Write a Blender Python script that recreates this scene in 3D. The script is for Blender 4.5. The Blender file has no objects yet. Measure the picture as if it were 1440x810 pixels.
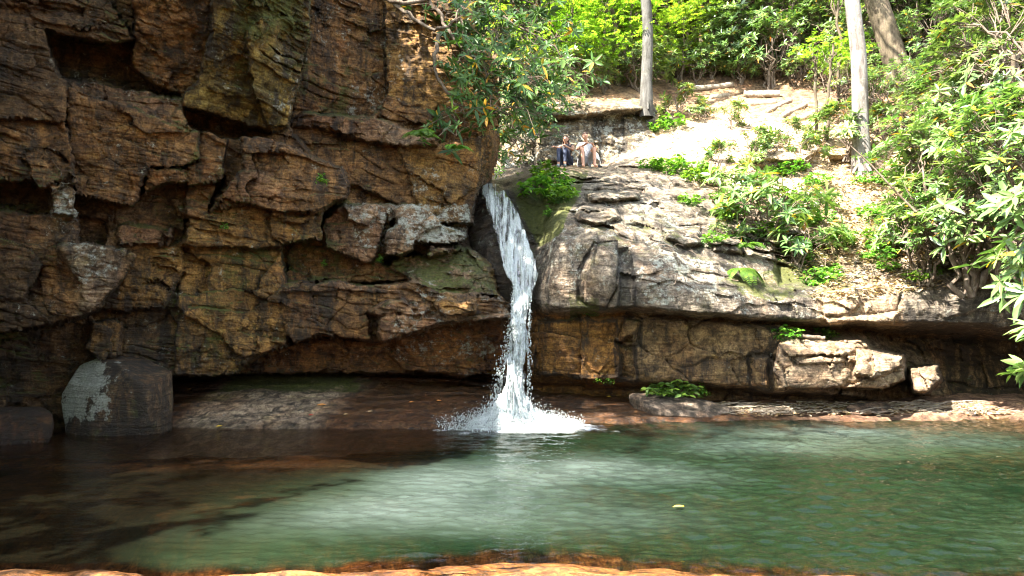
import bpy, math, random
import numpy as np
from mathutils import Vector, Matrix

# ------------------------------------------------------------------ camera, sky, sun, exposure
sc = bpy.context.scene
COL = sc.collection
F, CX, HZ, CAMZ = 960.0, 720.0, 455.0, 2.0
cam_data = bpy.data.cameras.new('camera')
cam_data.sensor_width = 36.0
cam_data.lens = 24.0
cam_data.shift_y = (HZ - 405.0) / 1440.0
cam_data.clip_end = 500.0
cam_data.clip_start = 0.05
cam = bpy.data.objects.new('camera', cam_data)
cam.location = (0, 0, CAMZ)
cam.rotation_euler = (math.radians(90), 0, 0)
COL.objects.link(cam)
sc.camera = cam

SUN_EL = math.radians(49.0)
SUN_DIR = Vector((-0.76, -0.53, 0.0)).normalized() * math.cos(SUN_EL)
SUN_DIR.z = math.sin(SUN_EL)
world = bpy.data.worlds.new('World')
sc.world = world
world.use_nodes = True
wn = world.node_tree
sky = wn.nodes.new('ShaderNodeTexSky')
sky.sky_type = 'NISHITA'
sky.sun_disc = False
sky.sun_elevation = SUN_EL
sky.sun_rotation = math.atan2(SUN_DIR.x, SUN_DIR.y)
hz = wn.nodes.new('ShaderNodeHueSaturation')      # hazy summer sky: less blue
hz.inputs['Saturation'].default_value = .5
wn.links.new(sky.outputs[0], hz.inputs['Color'])
wn.links.new(hz.outputs[0], wn.nodes['Background'].inputs[0])
wn.nodes['Background'].inputs[1].default_value = 0.135
sl = bpy.data.lights.new('sun', 'SUN')
sl.energy = 5.0
sl.angle = math.radians(0.6)
sl.color = (1.0, 0.93, 0.82)
so = bpy.data.objects.new('sun', sl)
so.rotation_euler = SUN_DIR.to_track_quat('Z', 'Y').to_euler()
so.location = (0, 0, 40)
COL.objects.link(so)
sc.view_settings.view_transform = 'Standard'
sc.view_settings.look = 'None'
sc.view_settings.exposure = 3.0
sc.view_settings.gamma = 1.0
sc.view_settings.use_curve_mapping = False
sc.render.engine = 'CYCLES'
sc.cycles.use_denoising = True
sc.cycles.filter_width = 1.15
sc.cycles.max_bounces = 7
sc.cycles.diffuse_bounces = 3
sc.cycles.glossy_bounces = 3
sc.cycles.transmission_bounces = 4
sc.cycles.transparent_max_bounces = 10
sc.cycles.caustics_reflective = False
sc.cycles.caustics_refractive = False
sc.cycles.sample_clamp_indirect = 6.0

# ------------------------------------------------------------------ helpers
def P3(px, py, Y):
    return np.array([(px - CX) / F * Y, Y, CAMZ - (py - HZ) / F * Y])

def V3(px, py, Y):
    return Vector(P3(px, py, Y))

def lin(r, g, b):
    return (r, g, b, 1.0)

def _hash(ix, iy, iz, seed):
    h = (ix.astype(np.int64) * 374761393 + iy.astype(np.int64) * 668265263 + iz.astype(np.int64) * 2147483647 + seed * 974711) & 0xFFFFFFFF
    h = ((h ^ (h >> 13)) * 1274126177) & 0xFFFFFFFF
    h = ((h ^ (h >> 16)) * 2246822519) & 0xFFFFFFFF
    h = h ^ (h >> 15)
    return (h & 0xFFFFFF) / float(0xFFFFFF)

def vnoise(x, y, z, seed=0):
    fx, fy, fz = np.floor(x), np.floor(y), np.floor(z)
    tx, ty, tz = x - fx, y - fy, z - fz
    tx = tx * tx * tx * (tx * (tx * 6 - 15) + 10)
    ty = ty * ty * ty * (ty * (ty * 6 - 15) + 10)
    tz = tz * tz * tz * (tz * (tz * 6 - 15) + 10)
    def c(a, b, d):
        return _hash(fx + a, fy + b, fz + d, seed)
    x00 = c(0, 0, 0) * (1 - tx) + c(1, 0, 0) * tx
    x10 = c(0, 1, 0) * (1 - tx) + c(1, 1, 0) * tx
    x01 = c(0, 0, 1) * (1 - tx) + c(1, 0, 1) * tx
    x11 = c(0, 1, 1) * (1 - tx) + c(1, 1, 1) * tx
    return ((x00 * (1 - ty) + x10 * ty) * (1 - tz) + (x01 * (1 - ty) + x11 * ty) * tz) * 2 - 1

def fbm(p, scale=1.0, octv=4, seed=0, gain=0.5, st=(1, 1, 1), ridged=False):
    x, y, z = p[..., 0] * scale * st[0], p[..., 1] * scale * st[1], p[..., 2] * scale * st[2]
    s, a, tot = 0.0, 1.0, 0.0
    for o in range(octv):
        n = vnoise(x + 17.3 * o, y + 5.1 * o, z + 9.7 * o, seed + o * 31)
        if ridged:
            n = 1 - 2 * np.abs(n)
        s = s + a * n
        tot += a
        a *= gain
        x, y, z = x * 2.03, y * 2.03, z * 2.03
    return s / tot

def cells(u, v, seed=0, jit=0.85):
    """2D Voronoi: F1, F2-F1 edge measure, id random a/b/c, offset to centre."""
    fu, fv = np.floor(u), np.floor(v)
    z0 = np.zeros_like(fu)
    b1 = np.full(u.shape, 9.0); b2 = np.full(u.shape, 9.0)
    cu = np.zeros_like(u); cv = np.zeros_like(u); iu = np.zeros_like(u); iv = np.zeros_like(u)
    for a in (-1, 0, 1):
        for b in (-1, 0, 1):
            pu = fu + a + .5 + jit * (_hash(fu + a, fv + b, z0, seed) - .5)
            pv = fv + b + .5 + jit * (_hash(fu + a, fv + b, z0, seed + 7) - .5)
            d = np.sqrt((u - pu) ** 2 + (v - pv) ** 2)
            n = d < b1
            b2 = np.where(n, b1, np.minimum(b2, d))
            b1 = np.where(n, d, b1)
            cu = np.where(n, pu, cu); cv = np.where(n, pv, cv)
            iu = np.where(n, fu + a, iu); iv = np.where(n, fv + b, iv)
    r = [_hash(iu, iv, z0, seed + 20 + k) * 2 - 1 for k in range(3)]
    return b1, b2 - b1, r, u - cu, v - cv

def sstep(a, b, x):
    t = np.clip((x - a) / (b - a), 0, 1)
    return t * t * (3 - 2 * t)

def in_poly(px, py, poly):
    inside = np.zeros(px.shape, bool)
    n = len(poly)
    for i in range(n):
        x1, y1 = poly[i]; x2, y2 = poly[(i + 1) % n]
        if y1 == y2:
            continue
        c = ((y1 > py) != (y2 > py)) & (px < (x2 - x1) * (py - y1) / (y2 - y1) + x1)
        inside ^= c
    return inside

def poly_dist(px, py, poly):
    d = np.full(px.shape, 1e9)
    n = len(poly)
    for i in range(n):
        x1, y1 = poly[i]; x2, y2 = poly[(i + 1) % n]
        dx, dy = x2 - x1, y2 - y1
        t = np.clip(((px - x1) * dx + (py - y1) * dy) / (dx * dx + dy * dy + 1e-9), 0, 1)
        d = np.minimum(d, (px - x1 - t * dx) ** 2 + (py - y1 - t * dy) ** 2)
    return np.sqrt(d)

def box_blur(a, r):
    for ax in (0, 1):
        p = np.concatenate([np.repeat(np.take(a, [0], ax), r, ax), a, np.repeat(np.take(a, [-1], ax), r, ax)], ax)
        c = np.cumsum(p, ax)
        z = np.zeros_like(np.take(c, [0], ax))
        c = np.concatenate([z, c], ax)
        n = a.shape[ax]
        hi = np.take(c, np.arange(2 * r + 1, 2 * r + 1 + n), ax)
        lo = np.take(c, np.arange(0, n), ax)
        a = (hi - lo) / (2 * r + 1)
    return a

def new_mesh(name, verts, faces, mat=None, attrs=None, smooth=True):
    """verts (n,3); faces: (m,k) int array or list of such arrays (k = 3 or 4)"""
    verts = np.asarray(verts, np.float32)
    fl = faces if isinstance(faces, list) else [faces]
    fl = [np.asarray(f, np.int32) for f in fl if len(f)]
    me = bpy.data.meshes.new(name)
    me.vertices.add(len(verts))
    me.vertices.foreach_set('co', verts.ravel())
    loops = np.concatenate([f.ravel() for f in fl])
    tot = np.concatenate([np.full(len(f), f.shape[1], np.int32) for f in fl])
    start = np.concatenate([[0], np.cumsum(tot)[:-1]]).astype(np.int32)
    me.loops.add(len(loops))
    me.loops.foreach_set('vertex_index', loops)
    me.polygons.add(len(tot))
    me.polygons.foreach_set('loop_start', start)
    me.polygons.foreach_set('loop_total', tot)
    if smooth:
        me.polygons.foreach_set('use_smooth', np.ones(len(tot), bool))
    if attrs:
        for k, a in attrs.items():
            a = np.asarray(a, np.float32)
            if a.ndim == 1:
                at = me.attributes.new(k, 'FLOAT', 'POINT')
                at.data.foreach_set('value', a)
            else:
                at = me.attributes.new(k, 'FLOAT_COLOR', 'POINT')
                if a.shape[1] == 3:
                    a = np.concatenate([a, np.ones((len(a), 1), np.float32)], 1)
                at.data.foreach_set('color', a.ravel())
    me.update(calc_edges=True)
    me.validate()
    if mat:
        me.materials.append(mat)
    return me

def obj(name, me, parent=None, loc=None, rot=None, scale=None):
    o = bpy.data.objects.new(name, me)
    COL.objects.link(o)
    if parent is not None:
        o.parent = parent
    if loc is not None:
        o.location = loc
    if rot is not None:
        o.rotation_euler = rot
    if scale is not None:
        o.scale = scale if hasattr(scale, '__len__') else (scale,) * 3
    return o

def tag(o, label=None, cat=None, group=None, kind=None):
    if label: o['label'] = label
    if cat: o['category'] = cat
    if group: o['group'] = group
    if kind: o['kind'] = kind
    return o

def thing(name, label, cat, loc=(0, 0, 0), rot=(0, 0, 0), group=None, scale=1.0):
    return tag(obj(name, None, None, loc, rot, scale), label, cat, group)

def dup(root, label=None, loc=None, rot=None, scale=None, group=None):
    r = root.copy(); COL.objects.link(r)
    if loc is not None: r.location = loc
    if rot is not None: r.rotation_euler = rot
    if scale is not None: r.scale = scale if hasattr(scale, '__len__') else (scale,) * 3
    if label: r['label'] = label
    if group: r['group'] = group
    for ch in list(root.children):
        c = ch.copy(); COL.objects.link(c); c.parent = r
    return r

def grid_faces(nr, nc):
    i = np.arange(nr * nc).reshape(nr, nc)
    return np.stack([i[:-1, :-1], i[1:, :-1], i[1:, 1:], i[:-1, 1:]], -1).reshape(-1, 4)

def compact(verts, faces, attrs):
    used = np.zeros(len(verts), bool); used[faces.ravel()] = True
    idx = np.cumsum(used) - 1
    return verts[used], idx[faces], {k: a[used] for k, a in attrs.items()}

def grid_faces_up(nr, nc):
    return grid_faces(nr, nc)[:, ::-1]

def grid_normals(p):
    du = np.gradient(p, axis=1); dv = np.gradient(p, axis=0)
    n = np.cross(dv, du)
    n /= np.linalg.norm(n, axis=-1, keepdims=True) + 1e-9
    flip = n[..., 1] > 0          # face the camera side (-Y) by default
    n[flip] *= -1
    return n

# ------------------------------------------------------------------ materials
class NT:
    def __init__(s, name):
        s.m = bpy.data.materials.new(name); s.m.use_nodes = True
        s.t = s.m.node_tree; s.t.nodes.clear()
        s.out = s.n('ShaderNodeOutputMaterial')
    def n(s, typ, **kw):
        nd = s.t.nodes.new(typ)
        for k, v in kw.items():
            setattr(nd, k, v)
        return nd
    def l(s, a, b):
        s.t.links.new(a, b)
    def noise(s, vec, scale, detail=6, rough=.6, dist=0.0):
        nd = s.n('ShaderNodeTexNoise'); nd.inputs['Scale'].default_value = scale
        nd.inputs['Detail'].default_value = detail; nd.inputs['Roughness'].default_value = rough
        nd.inputs['Distortion'].default_value = dist
        if vec is not None: s.l(vec, nd.inputs['Vector'])
        return nd.outputs['Fac']
    def ramp(s, fac, stops):
        nd = s.n('ShaderNodeValToRGB'); e = nd.color_ramp.elements
        while len(e) < len(stops): e.new(0.5)
        for k, (p, c) in enumerate(stops):
            e[k].position = p
            e[k].color = c if len(c) == 4 else (*c, 1)
        s.l(fac, nd.inputs[0]); return nd.outputs[0]
    def rng(s, fac, a, b, c=0.0, d=1.0):
        nd = s.n('ShaderNodeMapRange'); s.l(fac, nd.inputs[0])
        for i, v in enumerate((a, b, c, d)): nd.inputs[1 + i].default_value = v
        return nd.outputs[0]
    def math(s, op, a, b=None):
        nd = s.n('ShaderNodeMath', operation=op)
        for i, v in enumerate((a, b)):
            if v is None: continue
            if isinstance(v, (int, float)): nd.inputs[i].default_value = v
            else: s.l(v, nd.inputs[i])
        return nd.outputs[0]
    def mix(s, fac, a, b, blend='MIX'):
        nd = s.n('ShaderNodeMix', data_type='RGBA', blend_type=blend)
        for sock, v in ((nd.inputs[0], fac), (nd.inputs[6], a), (nd.inputs[7], b)):
            if isinstance(v, (int, float)): sock.default_value = v
            elif isinstance(v, tuple): sock.default_value = v if len(v) == 4 else (*v, 1)
            else: s.l(v, sock)
        return nd.outputs[2]
    def attr(s, name):
        nd = s.n('ShaderNodeAttribute'); nd.attribute_name = name; return nd
    def bump(s, h, strength, dist, nrm=None):
        nd = s.n('ShaderNodeBump'); nd.inputs['Strength'].default_value = strength
        nd.inputs['Distance'].default_value = dist; s.l(h, nd.inputs['Height'])
        if nrm is not None: s.l(nrm, nd.inputs['Normal'])
        return nd.outputs[0]
    def mapping(s, vec, scale=(1, 1, 1), rot=(0, 0, 0)):
        nd = s.n('ShaderNodeMapping'); nd.inputs['Scale'].default_value = scale
        nd.inputs['Rotation'].default_value = rot; s.l(vec, nd.inputs[0]); return nd.outputs[0]
    def principled(s, color, rough, nrm=None, spec=.5, **kw):
        nd = s.n('ShaderNodeBsdfPrincipled')
        for nm, v in (('Base Color', color), ('Roughness', rough), ('Specular IOR Level', spec)):
            k = nd.inputs[nm]
            if isinstance(v, (int, float)): k.default_value = v
            elif isinstance(v, tuple): k.default_value = v if len(v) == 4 else (*v, 1)
            else: s.l(v, k)
        if nrm is not None: s.l(nrm, nd.inputs['Normal'])
        for k, v in kw.items(): nd.inputs[k].default_value = v
        return nd.outputs[0]
    def done(s, surf):
        s.l(surf, s.out.inputs['Surface']); return s.m

def rock_material(name, detail_scale=1.0, moss_col=((.035, .042, .008), (.105, .115, .020)), tint=None):
    t = NT(name)
    co = t.n('ShaderNodeTexCoord').outputs['Object']
    if tint is None:
        base = t.attr('tint').outputs['Color']
        mk = t.attr('mask')
        sep = t.n('ShaderNodeSeparateColor'); t.l(mk.outputs['Color'], sep.inputs[0])
        moss, lich, wet, stain_shade = sep.outputs[0], sep.outputs[1], sep.outputs[2], mk.outputs['Alpha']
    else:
        base = t.n('ShaderNodeRGB').outputs[0]; base.default_value = (*tint, 1)
        v = t.n('ShaderNodeValue').outputs[0]; v.default_value = 0.25
        moss = lich = wet = stain_shade = v
    d = detail_scale
    n1 = t.noise(co, 1.1 * d, 9, .62, .4)
    n2 = t.noise(co, 5.5 * d, 9, .7, .3)
    n3 = t.noise(co, 26 * d, 6, .75)
    bed = t.noise(t.mapping(co, (1.0, 1.0, 7.0), (0, math.radians(9), 0)), 1.6 * d, 7, .65, .3)
    c = t.mix(t.rng(n1, .34, .68), t.mix(1.0, base, (.55, .50, .44), 'MULTIPLY'), t.mix(1.0, base, (1.32, 1.2, 1.05), 'MULTIPLY'))
    c = t.mix(t.rng(n2, .40, .60), t.mix(1.0, c, (.40, .37, .35), 'MULTIPLY'), t.mix(1.0, c, (1.38, 1.34, 1.25), 'MULTIPLY'))
    c = t.mix(t.rng(bed, .36, .62, 0, .75), t.mix(1.0, c, (.62, .56, .52), 'MULTIPLY'), c)
    c = t.mix(t.rng(n3, .36, .64), t.mix(1.0, c, (.55, .52, .5), 'MULTIPLY'), t.mix(1.0, c, (1.3, 1.28, 1.25), 'MULTIPLY'))
    # rusty and yellowish patches
    hue = t.noise(co, .8 * d, 5, .6, .6)
    c = t.mix(t.rng(hue, .52, .72, 0, .55), c, t.mix(1.0, c, (1.25, .88, .62), 'MULTIPLY'))
    c = t.mix(t.rng(t.noise(co, 1.9 * d, 5, .6), .56, .72, 0, .5), c, t.mix(1.0, c, (.92, 1.02, .6), 'MULTIPLY'))
    # black weathering streaks; painted recess shade comes in here too
    sn = t.noise(t.mapping(co, (3.0, 3.0, .6)), 1.3 * d, 8, .7, .5)
    sf = t.math('MULTIPLY', t.rng(t.math('ADD', sn, t.math('MULTIPLY', stain_shade, .40)), .60, .74), .85)
    c = t.mix(sf, c, (.022, .018, .014))
    # lichen
    ln = t.math('ADD', t.math('MULTIPLY', t.noise(co, 3.0 * d, 9, .74, .2), .62), t.math('MULTIPLY', t.noise(co, 13 * d, 7, .75, .3), .38))
    lf = t.rng(t.math('ADD', ln, t.math('MULTIPLY', lich, .36)), .64, .70)
    lc = t.mix(t.rng(n3, .35, .65), (.22, .23, .19), (.46, .47, .41))
    c = t.mix(t.math('MULTIPLY', lf, .85), c, lc)
    # moss
    mn = t.noise(co, 2.6 * d, 8, .7, .2)
    mf = t.math('MULTIPLY', t.rng(t.math('ADD', mn, t.math('MULTIPLY', moss, .55)), .74, .92), .9)
    mc = t.mix(t.rng(t.noise(co, 18 * d, 5, .7), .35, .65), moss_col[0], moss_col[1])
    c = t.mix(mf, c, mc)
    c = t.mix(t.math('MULTIPLY', wet, .62), c, t.mix(1.0, c, (.30, .29, .28), 'MULTIPLY'))
    vor = t.n('ShaderNodeTexVoronoi', feature='DISTANCE_TO_EDGE')
    vor.inputs['Scale'].default_value = 1.7 * d
    wv = t.mix(.14, t.mapping(co, (1, 1, 1.7), (0, .15, 0)), t.n('ShaderNodeTexNoise').outputs['Color'])
    t.l(wv, vor.inputs['Vector'])
    crack = t.rng(vor.outputs['Distance'], 0.0, .035)
    c = t.mix(t.math('MULTIPLY', t.math('MULTIPLY', t.math('SUBTRACT', 1.0, crack), .55), t.rng(n1, .45, .6)), c, (.03, .022, .016))
    h = t.math('ADD', t.math('MULTIPLY', n2, .55), t.math('MULTIPLY', n3, .22))
    h = t.math('ADD', h, t.math('MULTIPLY', bed, .7))
    h = t.math('ADD', h, t.math('MULTIPLY', crack, .05))
    h = t.math('ADD', h, t.math('MULTIPLY', t.noise(co, 60 * d, 4, .7), .10))
    nb = t.bump(h, 1.0, .16 / d)
    rough = t.rng(wet, 0, 1, .88, .24)
    return t.done(t.principled(c, rough, nb, .4))

def leaf_material(name, stops, rough=.32, trans=.38, spec=.5):
    t = NT(name)
    lv = t.attr('lv').outputs['Fac']
    c = t.ramp(lv, stops)
    oi = t.n('ShaderNodeObjectInfo').outputs['Random']
    hs = t.n('ShaderNodeHueSaturation')
    t.l(c, hs.inputs['Color'])
    t.l(t.rng(oi, 0, 1, .485, .515), hs.inputs['Hue'])
    t.l(t.rng(oi, 0, 1, .85, 1.2), hs.inputs['Value'])
    c = hs.outputs[0]
    p = t.principled(c, rough, None, spec)
    tr = t.n('ShaderNodeBsdfTranslucent')
    t.l(t.mix(1.0, c, (1.5, 1.75, .7), 'MULTIPLY'), tr.inputs[0])
    mx = t.n('ShaderNodeMixShader'); mx.inputs[0].default_value = trans
    t.l(p, mx.inputs[1]); t.l(tr.outputs[0], mx.inputs[2])
    return t.done(mx.outputs[0])

def bark_material(name, a, b, scale=9.0):
    t = NT(name)
    co = t.n('ShaderNodeTexCoord').outputs['Object']
    n1 = t.noise(t.mapping(co, (1, 1, .22)), scale, 8, .7, .4)
    n2 = t.noise(co, 3.0, 6, .6)
    n3 = t.noise(co, scale * 5, 4, .7)
    c = t.mix(t.rng(n1, .35, .65), a, b)
    c = t.mix(t.rng(n2, .48, .62, 0, .6), c, t.mix(1.0, c, (.55, .56, .48), 'MULTIPLY'))
    c = t.mix(t.rng(t.noise(co, 4.5, 6, .7), .56, .66, 0, .5), c, t.mix(1.0, b, (1.25, 1.3, 1.15), 'MULTIPLY'))
    c = t.mix(t.rng(n3, .4, .7, 0, .5), c, t.mix(1.0, c, (.6, .57, .55), 'MULTIPLY'))
    h = t.math('ADD', n1, t.math('MULTIPLY', n3, .3))
    return t.done(t.principled(c, .9, t.bump(h, .9, .04), .25))

def simple_material(name, col, rough=.7, var=.35, scale=30, spec=.4):
    t = NT(name)
    co = t.n('ShaderNodeTexCoord').outputs['Object']
    n = t.noise(co, scale, 5, .6)
    a = tuple(x * (1 - var) for x in col); b = tuple(min(1, x * (1 + var)) for x in col)
    return t.done(t.principled(t.mix(t.rng(n, .35, .65), a, b), rough, t.bump(n, .3, .01), spec))

M_ROCK = rock_material('weathered_sandstone')
M_OUT = rock_material('outcrop_sandstone', 1.15)
M_LEAF = leaf_material('rhododendron_leaf', [(0, (.035, .075, .022)), (.5, (.11, .185, .055)), (.9, (.26, .33, .10)), (.955, (.26, .32, .10)), (.965, (.55, .33, .03)), (1, (.5, .22, .03))], .28, .22, .6)
M_LEAF_DARK = leaf_material('shaded_rhododendron_leaf', [(0, (.016, .045, .014)), (.5, (.048, .105, .028)), (.9, (.11, .18, .04)), (.965, (.12, .18, .04)), (.975, (.50, .30, .03)), (1, (.45, .2, .03))], .42, .25, .3)  # darker copy of the leaf, the hanging bush's shade put into its colours
M_BROAD = leaf_material('broadleaf_leaf', [(0, (.07, .14, .016)), (.5, (.15, .24, .028)), (1, (.28, .36, .05))], .42, .5, .4)
M_HERB = leaf_material('herb_leaf', [(0, (.04, .11, .015)), (.5, (.09, .20, .025)), (1, (.20, .30, .04))], .45, .4, .4)
M_STEM = bark_material('shrub_bark', (.10, .07, .05), (.24, .19, .15), 20)
M_BARK_GREY = bark_material('grey_bark', (.045, .042, .037), (.125, .12, .11), 7)
M_BARK_PALE = bark_material('pale_bark', (.085, .068, .058), (.27, .255, .235), 6)
M_BARK_BROWN = bark_material('brown_bark', (.055, .04, .027), (.15, .12, .08))
M_LOG = bark_material('weathered_log', (.22, .17, .12), (.42, .36, .29), 12)

# ------------------------------------------------------------------ left cliff
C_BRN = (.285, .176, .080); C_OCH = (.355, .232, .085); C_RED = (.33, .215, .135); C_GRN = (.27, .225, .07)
C_PAL = (.40, .32, .24); C_DRK = (.16, .112, .065); C_ORG = (.27, .135, .045); C_GRY = (.30, .265, .215)  # C_DRK puts the shade of slots, undercuts and the left edge into the tint

def zz(pts):
    return pts
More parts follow.
